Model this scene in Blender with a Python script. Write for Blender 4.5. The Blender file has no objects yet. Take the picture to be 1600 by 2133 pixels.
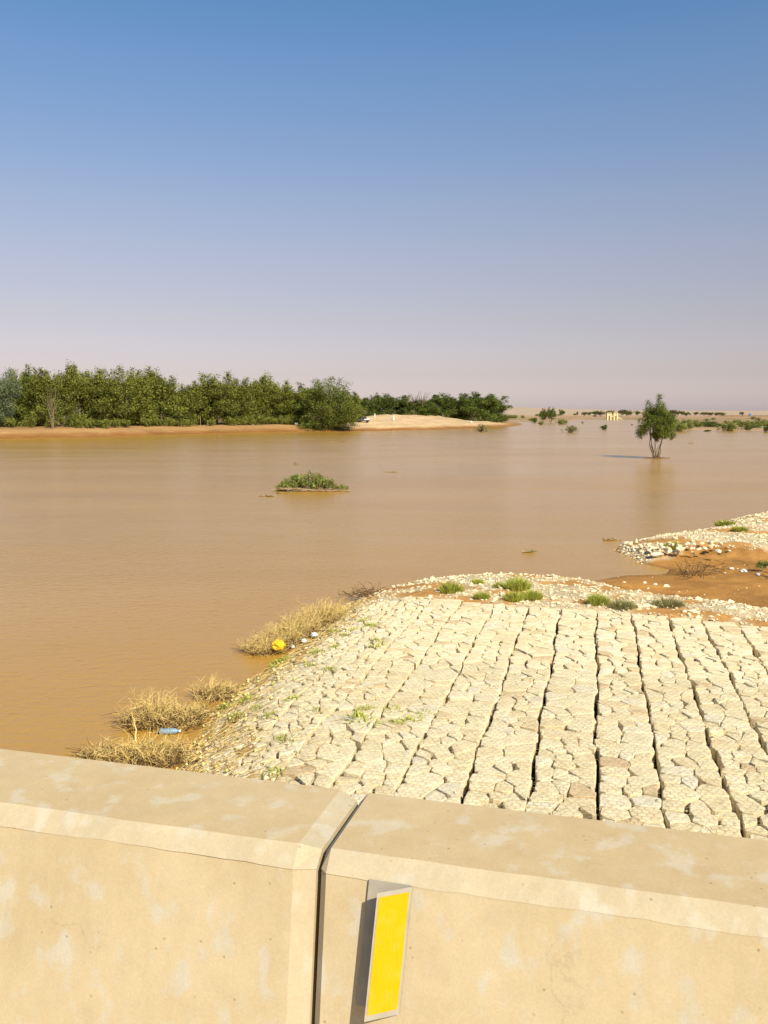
import bpy, math, random
import numpy as np
from mathutils import Vector, Matrix, Quaternion

sc = bpy.context.scene
C = sc.collection

# ------------------------------------------------------------------ camera, sky, sun, exposure
H = 5.5                                   # eye height above the flood water (m)
F_PX, CX, CY = 1844.0, 800.0, 1066.5      # lens of the photograph (1600 x 2133)
PITCH = math.atan((CY - 856.0) / F_PX)

cam_d = bpy.data.cameras.new('camera')
cam = bpy.data.objects.new('camera', cam_d)
C.objects.link(cam)
cam.location = (0, 0, H)
cam.rotation_euler = (math.pi / 2 - PITCH, 0, 0)
cam_d.sensor_fit = 'VERTICAL'
cam_d.sensor_height = 24.0
cam_d.lens = 24.0 * F_PX / 2133.0
cam_d.clip_start = 0.05
cam_d.clip_end = 20000
sc.camera = cam

SUN_EL = math.radians(40)
SUN_AZ = math.radians(180 - 31)           # clockwise from +Y: behind the camera, to the right
sun_dir = Vector((math.sin(SUN_AZ) * math.cos(SUN_EL), math.cos(SUN_AZ) * math.cos(SUN_EL), math.sin(SUN_EL)))

world = bpy.data.worlds.new('World')
sc.world = world
world.use_nodes = True
wn, wl = world.node_tree.nodes, world.node_tree.links
wn.clear()
w_out = wn.new('ShaderNodeOutputWorld')
w_bg = wn.new('ShaderNodeBackground')
w_sky = wn.new('ShaderNodeTexSky')
w_sky.sky_type = 'NISHITA'
w_sky.sun_disc = False
w_sky.sun_elevation = SUN_EL
w_sky.sun_rotation = SUN_AZ
w_sky.altitude = 500
w_sky.air_density = 1.0
w_sky.dust_density = 1.0
w_sky.ozone_density = 1.0
# dusty desert air: a colour cast that depends on elevation only, the same all the way round
w_tc = wn.new('ShaderNodeTexCoord')
w_sep = wn.new('ShaderNodeSeparateXYZ')
w_rmp = wn.new('ShaderNodeValToRGB')
w_mul = wn.new('ShaderNodeMix')
w_mul.data_type = 'RGBA'
w_mul.blend_type = 'MULTIPLY'
w_mul.inputs[0].default_value = 1.0
w_el = w_rmp.color_ramp.elements
SKY_TINT = [(0.0, (0.74, 0.66, 0.84)), (0.04, (0.66, 0.52, 0.59)), (0.098, (0.77, 0.565, 0.545)), (0.174, (0.88, 0.67, 0.64)), (0.222, (0.87, 0.73, 0.71)), (0.268, (0.80, 0.757, 0.79)), (0.341, (0.70, 0.80, 0.88)), (0.392, (0.57, 0.786, 0.912)), (1.0, (0.50, 0.76, 0.95))]
while len(w_el) < len(SKY_TINT):
    w_el.new(0.5)
for e, (p, c) in zip(w_el, SKY_TINT):
    e.position = p
    e.color = (*c, 1)
wl.new(w_tc.outputs['Generated'], w_sep.inputs[0])
wl.new(w_sep.outputs['Z'], w_rmp.inputs[0])
wl.new(w_sky.outputs[0], w_mul.inputs[6])
wl.new(w_rmp.outputs[0], w_mul.inputs[7])
wl.new(w_mul.outputs[2], w_bg.inputs[0])
wl.new(w_bg.outputs[0], w_out.inputs[0])
w_bg.inputs[1].default_value = 0.10

sun_d = bpy.data.lights.new('sun', 'SUN')
sun_d.energy = 4.6
sun_d.angle = math.radians(0.53)
sun_d.color = (1.0, 0.92, 0.75)
sun = bpy.data.objects.new('sun', sun_d)
C.objects.link(sun)
sun.rotation_euler = sun_dir.to_track_quat('Z', 'Y').to_euler()
sun.location = (8, -12, 20)

sc.view_settings.view_transform = 'Standard'
sc.view_settings.look = 'None'
sc.view_settings.gamma = 1.0
sc.view_settings.use_curve_mapping = False
sc.view_settings.exposure = 0.6

# ------------------------------------------------------------------ helpers
rng = np.random.default_rng(7)
random.seed(7)


def ray(px, py):
    a, b = (px - CX) / F_PX, -(py - CY) / F_PX
    return np.array([a, math.cos(PITCH) + b * math.sin(PITCH), -math.sin(PITCH) + b * math.cos(PITCH)])


def P(px, py, z=0.0):
    """the point at height z that the photograph shows at a pixel"""
    r = ray(px, py)
    t = (z - H) / r[2]
    return np.array([0, 0, H]) + t * r


def A(px, py, Y):
    """the point at distance Y that the photograph shows at a pixel"""
    r = ray(px, py)
    return np.array([0, 0, H]) + (Y / r[1]) * r


def new_mat(name, color, rough=0.9, spec=0.2):
    m = bpy.data.materials.new(name)
    m.use_nodes = True
    nt = m.node_tree
    b = nt.nodes['Principled BSDF']
    b.inputs['Base Color'].default_value = (*color, 1)
    b.inputs['Roughness'].default_value = rough
    b.inputs['Specular IOR Level'].default_value = spec
    return m, nt, b


def nz(nt, scale, detail=4, rough=0.55, vec=None, dist=0.0):
    n = nt.nodes.new('ShaderNodeTexNoise')
    n.inputs['Scale'].default_value = scale
    n.inputs['Detail'].default_value = detail
    n.inputs['Roughness'].default_value = rough
    n.inputs['Distortion'].default_value = dist
    if vec is not None:
        nt.links.new(vec, n.inputs['Vector'])
    return n


def ramp(nt, src, stops):
    r = nt.nodes.new('ShaderNodeValToRGB')
    e = r.color_ramp.elements
    while len(e) < len(stops):
        e.new(0.5)
    for q, (p, c) in zip(e, stops):
        q.position = p
        q.color = (*c, 1) if len(c) == 3 else c
    nt.links.new(src, r.inputs[0])
    return r


def mix(nt, kind, fac, a, b):
    m = nt.nodes.new('ShaderNodeMix')
    m.data_type = 'RGBA'
    m.blend_type = kind
    for sock, v in ((m.inputs[0], fac), (m.inputs[6], a), (m.inputs[7], b)):
        if isinstance(v, (int, float)):
            sock.default_value = v
        elif isinstance(v, tuple):
            sock.default_value = (*v, 1)
        else:
            nt.links.new(v, sock)
    return m.outputs[2]


def coords(nt, kind='Object', scale=None):
    t = nt.nodes.new('ShaderNodeTexCoord')
    if scale is None:
        return t.outputs[kind]
    mp = nt.nodes.new('ShaderNodeMapping')
    mp.inputs['Scale'].default_value = scale
    nt.links.new(t.outputs[kind], mp.inputs[0])
    return mp.outputs[0]


def position(nt, scale=(1, 1, 1)):
    g = nt.nodes.new('ShaderNodeNewGeometry')
    mp = nt.nodes.new('ShaderNodeMapping')
    mp.inputs['Scale'].default_value = scale
    nt.links.new(g.outputs['Position'], mp.inputs[0])
    return mp.outputs[0]


def bump(nt, b, src, strength, distance):
    n = nt.nodes.new('ShaderNodeBump')
    n.inputs['Strength'].default_value = strength
    n.inputs['Distance'].default_value = distance
    nt.links.new(src, n.inputs['Height'])
    nt.links.new(n.outputs[0], b.inputs['Normal'])
    return n


def attr(nt, name):
    a = nt.nodes.new('ShaderNodeAttribute')
    a.attribute_name = name
    return a


def mesh_np(name, verts, faces, mat=None, parent=None, smooth=False, tint=None, col=None, link=True):
    """one mesh object from arrays; faces is an (n,3) or (n,4) array, or a list of such arrays"""
    me = bpy.data.meshes.new(name)
    verts = np.asarray(verts, dtype=np.float32)
    if not isinstance(faces, list):
        faces = [faces]
    faces = [np.asarray(f, dtype=np.int32) for f in faces if len(f)]
    me.vertices.add(len(verts))
    me.vertices.foreach_set('co', verts.ravel())
    loops = np.concatenate([f.ravel() for f in faces])
    sizes = np.concatenate([np.full(len(f), f.shape[1], dtype=np.int32) for f in faces])
    starts = np.concatenate([[0], np.cumsum(sizes)[:-1]]).astype(np.int32)
    me.loops.add(len(loops))
    me.loops.foreach_set('vertex_index', loops)
    me.polygons.add(len(sizes))
    me.polygons.foreach_set('loop_start', starts)
    me.polygons.foreach_set('loop_total', sizes)
    me.polygons.foreach_set('use_smooth', np.full(len(sizes), bool(smooth)))
    if tint is not None:
        a = me.attributes.new('tint', 'FLOAT', 'POINT')
        a.data.foreach_set('value', np.asarray(tint, dtype=np.float32))
    if col is not None:
        a = me.attributes.new('col', 'FLOAT_COLOR', 'POINT')
        c4 = np.ones((len(verts), 4), dtype=np.float32)
        c4[:, :3] = col
        a.data.foreach_set('color', c4.ravel())
    me.update(calc_edges=True)
    me.validate()
    if mat is not None:
        me.materials.append(mat)
    if not link:
        return me
    return obj(name, me, parent)


def obj(name, me, parent=None):
    o = bpy.data.objects.new(name, me)
    C.objects.link(o)
    if parent is not None:
        o.parent = parent
    return o


def tag(o, label=None, cat=None, group=None, kind=None):
    if label:
        o['label'] = label
    if cat:
        o['category'] = cat
    if group:
        o['group'] = group
    if kind:
        o['kind'] = kind
    return o


def empty(name, loc, label, cat, group=None, rz=0.0, scale=(1, 1, 1)):
    o = bpy.data.objects.new(name, None)
    C.objects.link(o)
    o.empty_display_size = 0.2
    o.location = loc
    o.rotation_euler = (0, 0, rz)
    o.scale = scale
    return tag(o, label, cat, group)


class MB:
    """collects shapes for one mesh"""
    def __init__(s):
        s.v, s.t, s.q, s.n, s.tint = [], [], [], 0, []

    def add(s, v, q=None, t=None, tint=0.5):
        v = np.asarray(v, dtype=float).reshape(-1, 3)
        if q is not None and len(q):
            s.q.append(np.asarray(q, dtype=int) + s.n)
        if t is not None and len(t):
            s.t.append(np.asarray(t, dtype=int) + s.n)
        s.v.append(v)
        s.tint.append(np.broadcast_to(np.asarray(tint, dtype=float), (len(v),)))
        s.n += len(v)
        return s

    def box(s, lo, hi, tint=0.5):
        x0, y0, z0 = lo
        x1, y1, z1 = hi
        v = [(x0, y0, z0), (x1, y0, z0), (x1, y1, z0), (x0, y1, z0), (x0, y0, z1), (x1, y0, z1), (x1, y1, z1), (x0, y1, z1)]
        q = [(0, 3, 2, 1), (4, 5, 6, 7), (0, 1, 5, 4), (1, 2, 6, 5), (2, 3, 7, 6), (3, 0, 4, 7)]
        return s.add(v, q, tint=tint)

    def tube(s, pts, rad, n=5, tint=0.5):
        pts = np.asarray(pts, dtype=float)
        rad = np.broadcast_to(np.asarray(rad, dtype=float), (len(pts),))
        d = np.gradient(pts, axis=0)
        d /= np.linalg.norm(d, axis=1)[:, None] + 1e-9
        ref = np.where(np.abs(d[:, 2:3]) > 0.9, np.array([[1.0, 0, 0]]), np.array([[0, 0, 1.0]]))
        a = np.cross(d, ref)
        a /= np.linalg.norm(a, axis=1)[:, None] + 1e-9
        b = np.cross(d, a)
        th = np.arange(n) * 2 * math.pi / n
        ring = a[:, None, :] * np.cos(th)[None, :, None] + b[:, None, :] * np.sin(th)[None, :, None]
        v = (pts[:, None, :] + ring * rad[:, None, None]).reshape(-1, 3)
        m = len(pts)
        i = np.arange(m - 1)[:, None] * n
        j = np.arange(n)[None, :]
        k = (j + 1) % n
        q = np.stack([i + j, i + k, i + n + k, i + n + j], -1).reshape(-1, 4)
        t = []
        for e in range(1, n - 1):
            t.append((0, e + 1, e))
            t.append(((m - 1) * n, (m - 1) * n + e, (m - 1) * n + e + 1))
        return s.add(v, q, t, tint)

    def lathe(s, prof, n=12, axis=2, tint=0.5):
        prof = np.asarray(prof, dtype=float)
        th = np.arange(n) * 2 * math.pi / n
        v = np.stack([prof[:, 0:1] * np.cos(th), prof[:, 0:1] * np.sin(th), np.repeat(prof[:, 1:2], n, 1)], -1)
        if axis == 0:
            v = v[..., [2, 0, 1]]
        v = v.reshape(-1, 3)
        m = len(prof)
        i = np.arange(m - 1)[:, None] * n
        j = np.arange(n)[None, :]
        k = (j + 1) % n
        q = np.stack([i + j, i + k, i + n + k, i + n + j], -1).reshape(-1, 4)
        return s.add(v, q, tint=tint)

    def data(s):
        f = []
        if s.q:
            f.append(np.concatenate(s.q))
        if s.t:
            f.append(np.concatenate(s.t))
        return np.concatenate(s.v), f, np.concatenate(s.tint)

    def build(s, name, mat, parent=None, smooth=False):
        v, f, t = s.data()
        return mesh_np(name, v, f, mat, parent, smooth, tint=t)

    def mesh(s, name, mat, smooth=False):
        v, f, t = s.data()
        return mesh_np(name, v, f, mat, None, smooth, tint=t, link=False)


# smooth pseudo-random fields made of sines
class Field:
    def __init__(s, seed, wave, octaves=4, gain=0.55):
        r = np.random.default_rng(seed)
        s.k = []
        amp, w = 1.0, wave
        for _ in range(octaves):
            for _ in range(4):
                a = r.uniform(0, 2 * math.pi)
                s.k.append((math.cos(a) * 2 * math.pi / w, math.sin(a) * 2 * math.pi / w, r.uniform(0, 7), amp))
            amp *= gain
            w *= 0.47
        s.norm = sum(q[3] for q in s.k) * 0.5

    def __call__(s, x, y):
        r = 0
        for kx, ky, p, a in s.k:
            r = r + a * np.sin(kx * x + ky * y + p)
        return r / s.norm


def sdist(x, y, poly):
    """signed distance to a polygon, positive inside"""
    x, y = np.asarray(x, dtype=float), np.asarray(y, dtype=float)
    best = np.full(x.shape, 1e18)
    inside = np.zeros(x.shape, dtype=bool)
    n = len(poly)
    for i in range(n):
        ax, ay = poly[i][:2]
        bx, by = poly[(i + 1) % n][:2]
        ex, ey = bx - ax, by - ay
        t = np.clip(((x - ax) * ex + (y - ay) * ey) / (ex * ex + ey * ey + 1e-12), 0, 1)
        best = np.minimum(best, (x - ax - t * ex) ** 2 + (y - ay - t * ey) ** 2)
        if by != ay:
            cond = ((ay > y) != (by > y)) & (x < (bx - ax) * (y - ay) / (by - ay) + ax)
            inside ^= cond
    return np.where(inside, 1, -1) * np.sqrt(best)


def sstep(t):
    t = np.clip(t, 0, 1)
    return t * t * (3 - 2 * t)


# ------------------------------------------------------------------ materials
def leaf_mat(name, lo, hi, trans=0.14):
    m, nt, b = new_mat(name, hi, 0.6, 0.25)
    a = attr(nt, 'tint')
    r = ramp(nt, a.outputs['Fac'], [(0.0, lo), (1.0, hi)])
    oi = nt.nodes.new('ShaderNodeObjectInfo')
    h = nt.nodes.new('ShaderNodeHueSaturation')
    mr = nt.nodes.new('ShaderNodeMapRange')
    mr.inputs['To Min'].default_value = 0.88
    mr.inputs['To Max'].default_value = 1.10
    nt.links.new(oi.outputs['Random'], mr.inputs[0])
    nt.links.new(mr.outputs[0], h.inputs['Value'])
    nt.links.new(r.outputs[0], h.inputs['Color'])
    nt.links.new(h.outputs[0], b.inputs['Base Color'])
    tr = nt.nodes.new('ShaderNodeBsdfTranslucent')
    nt.links.new(h.outputs[0], tr.inputs[0])
    ms = nt.nodes.new('ShaderNodeMixShader')
    ms.inputs[0].default_value = trans
    nt.links.new(b.outputs[0], ms.inputs[1])
    nt.links.new(tr.outputs[0], ms.inputs[2])
    nt.links.new(ms.outputs[0], nt.nodes['Material Output'].inputs[0])
    return m


def tint_mat(name, lo, hi, rough=0.9, spec=0.15, mid=None):
    m, nt, b = new_mat(name, hi, rough, spec)
    a = attr(nt, 'tint')
    st = [(0.0, lo), (1.0, hi)] if mid is None else [(0.0, lo), (0.5, mid), (1.0, hi)]
    r = ramp(nt, a.outputs['Fac'], st)
    nt.links.new(r.outputs[0], b.inputs['Base Color'])
    return m


def plain_mat(name, color, rough=0.7, spec=0.3, var=0.15, scale=6.0):
    m, nt, b = new_mat(name, color, rough, spec)
    n = nz(nt, scale, 3, vec=coords(nt))
    c = mix(nt, 'MULTIPLY', 1.0, color, ramp(nt, n.outputs[0], [(0.3, (1 - var,) * 3), (0.7, (1 + 0 * var,) * 3)]).outputs[0])
    nt.links.new(c, b.inputs['Base Color'])
    return m


M = {}
M['leaf_tamarisk'] = leaf_mat('leaf_tamarisk', (0.022, 0.034, 0.005), (0.290, 0.310, 0.045))
M['leaf_dark'] = leaf_mat('leaf_dark', (0.018, 0.032, 0.005), (0.175, 0.215, 0.032))
M['leaf_grey'] = leaf_mat('leaf_grey', (0.060, 0.085, 0.040), (0.200, 0.240, 0.110))
M['leaf_lone'] = leaf_mat('leaf_lone', (0.026, 0.042, 0.004), (0.210, 0.245, 0.026))
M['leaf_bush'] = leaf_mat('leaf_bush', (0.075, 0.095, 0.018), (0.330, 0.350, 0.080))
M['leaf_straw'] = leaf_mat('leaf_straw', (0.120, 0.110, 0.040), (0.420, 0.380, 0.150))
M['leaf_weed'] = leaf_mat('leaf_weed', (0.190, 0.210, 0.026), (0.520, 0.530, 0.090))
M['leaf_rust'] = leaf_mat('leaf_rust', (0.060, 0.040, 0.016), (0.170, 0.120, 0.050))
M['bark'] = tint_mat('bark', (0.060, 0.040, 0.025), (0.190, 0.130, 0.080))
M['bark_stem'] = tint_mat('bark_stem', (0.120, 0.085, 0.050), (0.240, 0.175, 0.110))
M['bark_pale'] = tint_mat('bark_pale', (0.200, 0.140, 0.085), (0.400, 0.300, 0.200))
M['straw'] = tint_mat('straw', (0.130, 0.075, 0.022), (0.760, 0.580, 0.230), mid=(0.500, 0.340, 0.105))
M['twig'] = tint_mat('twig', (0.060, 0.033, 0.014), (0.330, 0.200, 0.085))
M['driftwood'] = tint_mat('driftwood', (0.110, 0.065, 0.030), (0.560, 0.400, 0.230))
M['white'] = plain_mat('white', (0.78, 0.76, 0.70))
M['gourd'] = tint_mat('gourd', (0.420, 0.380, 0.090), (0.660, 0.570, 0.250), 0.6, 0.3)
M['black'] = plain_mat('black', (0.015, 0.014, 0.013), 0.5, 0.4)
M['glass_dark'] = plain_mat('glass_dark', (0.02, 0.022, 0.025), 0.1, 0.6, 0.02)
M['carpaint'] = plain_mat('carpaint', (0.055, 0.055, 0.058), 0.3, 0.5, 0.05)
M['yellow_paint'] = plain_mat('yellow_paint', (0.66, 0.57, 0.30), 0.7)
M['blue_plastic'] = plain_mat('blue_plastic', (0.10, 0.30, 0.52), 0.35, 0.5, 0.3, 20)
M['blue_film'] = plain_mat('blue_film', (0.24, 0.36, 0.44), 0.4, 0.4, 0.45, 30)
M['yellow_plastic'] = plain_mat('yellow_plastic', (0.78, 0.52, 0.012), 0.6, 0.25, 0.35, 14)
M['skin'] = plain_mat('skin', (0.30, 0.17, 0.10))
M['cloth_white'] = plain_mat('cloth_white', (0.76, 0.74, 0.69), 0.9, 0.1)


def concrete(name, base, pale, dark, tone):
    m, nt, b = new_mat(name, base, 0.85, 0.25)
    v = position(nt)
    big = nz(nt, 5.0, 5, 0.55, v, 0.3)
    med = nz(nt, 22.0, 4, 0.6, v)
    fine = nz(nt, 260.0, 3, 0.6, v)
    str_v = position(nt, (26, 26, 5))
    streak = nz(nt, 1.0, 4, 0.55, str_v)
    c = mix(nt, 'MIX', ramp(nt, big.outputs[0], [(0.35, (0, 0, 0)), (0.70, (1, 1, 1))]).outputs[0], base, tone)
    # worn pale blotches
    bl = nz(nt, 1.0, 3, 0.5, position(nt, (21, 21, 15)))
    bm = ramp(nt, bl.outputs[0], [(0.55, (0, 0, 0)), (0.66, (0.85, 0.85, 0.85))])
    c = mix(nt, 'MIX', bm.outputs[0], c, pale)
    c = mix(nt, 'MULTIPLY', ramp(nt, streak.outputs[0], [(0.30, (0.25,) * 3), (0.5, (0, 0, 0))]).outputs[0], c, dark)
    # dark pin holes
    vo = nt.nodes.new('ShaderNodeTexVoronoi')
    vo.inputs['Scale'].default_value = 16.0
    vo.inputs['Randomness'].default_value = 1.0
    nt.links.new(v, vo.inputs['Vector'])
    ph = ramp(nt, vo.outputs['Distance'], [(0.018, (1, 1, 1)), (0.030, (0, 0, 0))])
    sel = ramp(nt, vo.outputs['Color'], [(0.62, (0, 0, 0)), (0.64, (1, 1, 1))])
    both = mix(nt, 'MULTIPLY', 1.0, ph.outputs[0], sel.outputs[0])
    c = mix(nt, 'MIX', both, c, (0.10, 0.07, 0.04))
    # hairline cracks, only here and there
    cr = nt.nodes.new('ShaderNodeTexVoronoi')
    cr.feature = 'DISTANCE_TO_EDGE'
    cr.inputs['Scale'].default_value = 2.3
    wv_ = mix(nt, 'ADD', 0.10, v, nz(nt, 9.0, 5, 0.65, v).outputs['Color'])
    nt.links.new(wv_, cr.inputs['Vector'])
    cm = ramp(nt, cr.outputs['Distance'], [(0.0008, (1, 1, 1)), (0.0020, (0, 0, 0))])
    cs_ = ramp(nt, nz(nt, 3.1, 2, 0.5, v).outputs[0], [(0.60, (0, 0, 0)), (0.68, (0.4, 0.4, 0.4))])
    c = mix(nt, 'MIX', mix(nt, 'MULTIPLY', 1.0, cm.outputs[0], cs_.outputs[0]), c, (0.22, 0.155, 0.09))
    # rubbed dust
    du = nz(nt, 1.0, 5, 0.65, position(nt, (60, 60, 22)))
    c = mix(nt, 'MIX', ramp(nt, du.outputs[0], [(0.55, (0, 0, 0)), (0.75, (0.45, 0.45, 0.45))]).outputs[0], c, pale)
    c = mix(nt, 'MULTIPLY', 1.0, c, ramp(nt, med.outputs[0], [(0.25, (0.93,) * 3), (0.75, (1.03,) * 3)]).outputs[0])
    c = mix(nt, 'MULTIPLY', 1.0, c, ramp(nt, fine.outputs[0], [(0.25, (0.92,) * 3), (0.75, (1.05,) * 3)]).outputs[0])
    nt.links.new(c, b.inputs['Base Color'])
    pit = nt.nodes.new('ShaderNodeTexVoronoi')
    pit.inputs['Scale'].default_value = 75.0
    nt.links.new(v, pit.inputs['Vector'])
    pm = ramp(nt, pit.outputs['Distance'], [(0.08, (0, 0, 0)), (0.20, (1, 1, 1))])
    ps = ramp(nt, pit.outputs['Color'], [(0.80, (1, 1, 1)), (0.83, (0, 0, 0))])
    pp_ = mix(nt, 'LIGHTEN', 1.0, pm.outputs[0], ps.outputs[0])
    c = mix(nt, 'MULTIPLY', 0.35, c, pp_)
    nt.links.new(c, b.inputs['Base Color'])
    hgt = mix(nt, 'ADD', 0.25, big.outputs[0], fine.outputs[0])
    hgt = mix(nt, 'ADD', 0.30, hgt, pp_)
    bump(nt, b, hgt, 0.25, 0.0025)
    return m


M['concrete_face'] = concrete('concrete_face', (0.465, 0.370, 0.220), (0.475, 0.435, 0.345), (0.88, 0.83, 0.74), (0.51, 0.418, 0.265))
M['concrete_top'] = concrete('concrete_top', (0.500, 0.368, 0.196), (0.54, 0.45, 0.31), (0.88, 0.82, 0.72), (0.53, 0.400, 0.222))
M['concrete_edge'] = concrete('concrete_edge', (0.445, 0.365, 0.235), (0.485, 0.43, 0.325), (0.86, 0.80, 0.70), (0.47, 0.395, 0.26))
M['galvanised'] = plain_mat('galvanised', (0.37, 0.33, 0.265), 0.6, 0.3, 0.2, 30)
m, nt, b = new_mat('reflective_yellow', (0.74, 0.345, 0.0), 0.6, 0.15)
v = coords(nt)
dust = nz(nt, 45.0, 5, 0.6, v)
scr = nz(nt, 1.0, 3, 0.5, coords(nt, 'Object', (400, 400, 18)))
vo = nt.nodes.new('ShaderNodeTexVoronoi')
vo.inputs['Scale'].default_value = 520.0
nt.links.new(v, vo.inputs['Vector'])
c = mix(nt, 'MIX', ramp(nt, dust.outputs[0], [(0.48, (0, 0, 0)), (0.80, (0.30, 0.30, 0.30))]).outputs[0], (0.74, 0.345, 0.002), (0.62, 0.40, 0.10))
c = mix(nt, 'MULTIPLY', 0.5, c, ramp(nt, scr.outputs[0], [(0.30, (0.80, 0.80, 0.80)), (0.45, (1, 1, 1))]).outputs[0])
c = mix(nt, 'MULTIPLY', 0.5, c, ramp(nt, vo.outputs['Distance'], [(0.2, (1, 1, 1)), (0.7, (0.86, 0.86, 0.86))]).outputs[0])
nt.links.new(c, b.inputs['Base Color'])
M['reflective_yellow'] = m

# stones of the gabions
m, nt, b = new_mat('limestone', (0.6, 0.5, 0.33), 0.9, 0.2)
a = attr(nt, 'tint')
r = ramp(nt, a.outputs['Fac'], [(0.0, (0.56, 0.41, 0.235)), (0.10, (0.69, 0.57, 0.345)), (0.5, (0.735, 0.63, 0.405)), (0.85, (0.755, 0.66, 0.445)), (1.0, (0.68, 0.61, 0.46))])
v = position(nt)
n1 = nz(nt, 9.0, 5, 0.6, v)
n2 = nz(nt, 55.0, 4, 0.6, v)
st = nz(nt, 1.0, 4, 0.55, position(nt, (3, 3, 3)))
c = mix(nt, 'MULTIPLY', 1.0, r.outputs[0], ramp(nt, n1.outputs[0], [(0.28, (0.80, 0.76, 0.70)), (0.6, (1.0, 1.0, 1.0))]).outputs[0])
c = mix(nt, 'MULTIPLY', 1.0, c, ramp(nt, n2.outputs[0], [(0.28, (0.84, 0.82, 0.78)), (0.6, (1.03, 1.03, 1.03))]).outputs[0])
c = mix(nt, 'MIX', ramp(nt, st.outputs[0], [(0.58, (0, 0, 0)), (0.78, (0.45, 0.45, 0.45))]).outputs[0], c, (0.52, 0.33, 0.155))
nt.links.new(c, b.inputs['Base Color'])
bump(nt, b, mix(nt, 'ADD', 0.5, n1.outputs[0], n2.outputs[0]), 0.5, 0.012)
M['limestone'] = m


def earth(name, sc1, sc2, amt, bdist, speck=None):
    m, nt, b = new_mat(name, (0.5, 0.3, 0.15), 0.95, 0.15)
    a = attr(nt, 'col')
    v = position(nt)
    n1 = nz(nt, sc1, 6, 0.6, v)
    n2 = nz(nt, sc2, 4, 0.6, v)
    c = mix(nt, 'MULTIPLY', 1.0, a.outputs['Color'], ramp(nt, n1.outputs[0], [(0.3, (1 - amt,) * 3), (0.7, (1.08,) * 3)]).outputs[0])
    c = mix(nt, 'MULTIPLY', 1.0, c, ramp(nt, n2.outputs[0], [(0.3, (1 - amt * 0.8,) * 3), (0.7, (1.08,) * 3)]).outputs[0])
    nt.links.new(c, b.inputs['Base Color'])
    bump(nt, b, mix(nt, 'ADD', 0.5, n1.outputs[0], n2.outputs[0]), 0.7, bdist)
    return m


M['earth_near'] = earth('earth_near', 1.6, 16.0, 0.28, 0.05)
M['earth_far'] = earth('earth_far', 0.08, 0.7, 0.22, 0.4)

# flood water: opaque with silt, a wind-rippled skin on top
m, nt, b = new_mat('flood_water', (0.45, 0.31, 0.09), 0.18, 0.5)
b.inputs['IOR'].default_value = 1.33
v1 = position(nt, (1.0, 1.6, 1))
rip = nz(nt, 2.6, 3, 0.55, v1, 0.4)
rip2 = nz(nt, 9.0, 2, 0.5, v1, 0.2)
swl = nz(nt, 0.35, 3, 0.5, position(nt, (0.8, 1.8, 1)))
pat = nz(nt, 0.05, 4, 0.55, position(nt, (0.6, 1.6, 1)), 0.6)
c = mix(nt, 'MIX', ramp(nt, pat.outputs[0], [(0.35, (0, 0, 0)), (0.7, (1, 1, 1))]).outputs[0], (0.390, 0.205, 0.026), (0.435, 0.242, 0.050))
nt.links.new(c, b.inputs['Base Color'])
hh = mix(nt, 'ADD', 0.45, rip.outputs[0], rip2.outputs[0])
hh = mix(nt, 'ADD', 0.8, hh, swl.outputs[0])
bp = bump(nt, b, hh, 0.5, 0.045)
pat2 = nz(nt, 0.035, 4, 0.6, position(nt, (0.45, 1.9, 1)), 1.2)
nt.links.new(ramp(nt, pat2.outputs[0], [(0.30, (0.36, 0.36, 0.36)), (0.70, (0.60, 0.60, 0.60))]).outputs[0], bp.inputs['Strength'])
nt.links.new(ramp(nt, pat2.outputs[0], [(0.30, (0.15, 0.15, 0.15)), (0.70, (0.23, 0.23, 0.23))]).outputs[0], b.inputs['Roughness'])
M['flood_water'] = m

# ------------------------------------------------------------------ the land: outlines of the shores
near_px = [(380, 1590), (440, 1490), (500, 1432), (560, 1392), (620, 1345), (700, 1275), (760, 1238), (820, 1222), (900, 1212),
           (1000, 1206), (1100, 1206), (1200, 1210), (1232, 1211), (1298, 1199), (1385, 1196), (1392, 1186), (1337, 1174), (1316, 1160), (1278, 1147),
           (1300, 1134), (1337, 1125), (1390, 1117), (1442, 1110), (1492, 1099), (1508, 1087), (1553, 1078), (1600, 1069), (1680, 1052)]
near_poly = [P(x, y)[:2] for x, y in near_px]
near_poly = [(-2.6, -30.0), (-3.0, 2.0), (-3.4, 8.0)] + [tuple(p) for p in near_poly] + [(60, 66), (90, 60), (90, -30)]
mud_poly = [P(x, y, z)[:2] for x, y, z in [(1180, 1213, 0.1), (1240, 1214, 0.2), (1310, 1222, 0.45), (1400, 1231, 0.5), (1500, 1241, 0.5), (1640, 1258, 0.5), (1760, 1268, 0.5), (1760, 1160, 0), (1640, 1166, 0), (1560, 1168, 0), (1470, 1160, 0), (1410, 1160, 0), (1380, 1170, 0), (1300, 1190, 0)]]

AZ = math.radians(13.4)                     # the gabion rows run this far right of straight ahead
VX, VY = math.sin(AZ), math.cos(AZ)
UX, UY = math.cos(AZ), -math.sin(AZ)


def uv(x, y):
    return x * UX + y * UY, x * VX + y * VY


def xy(u, v):
    return u * UX + v * VX, u * UY + v * VY


# far end of the gabion rows, as v over u
gab_far = np.array([uv(*P(x, y, 0.5)[:2]) for x, y in [(735, 1246), (890, 1243), (955, 1251), (1093, 1263), (1240, 1271), (1315, 1276), (1388, 1285), (1460, 1290), (1530, 1298), (1600, 1307), (1760, 1325)]])


def v_far(u):
    return np.interp(u, gab_far[:, 0], gab_far[:, 1])


f_near = Field(3, 6.0, 5)
f_near2 = Field(5, 1.1, 3)


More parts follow.
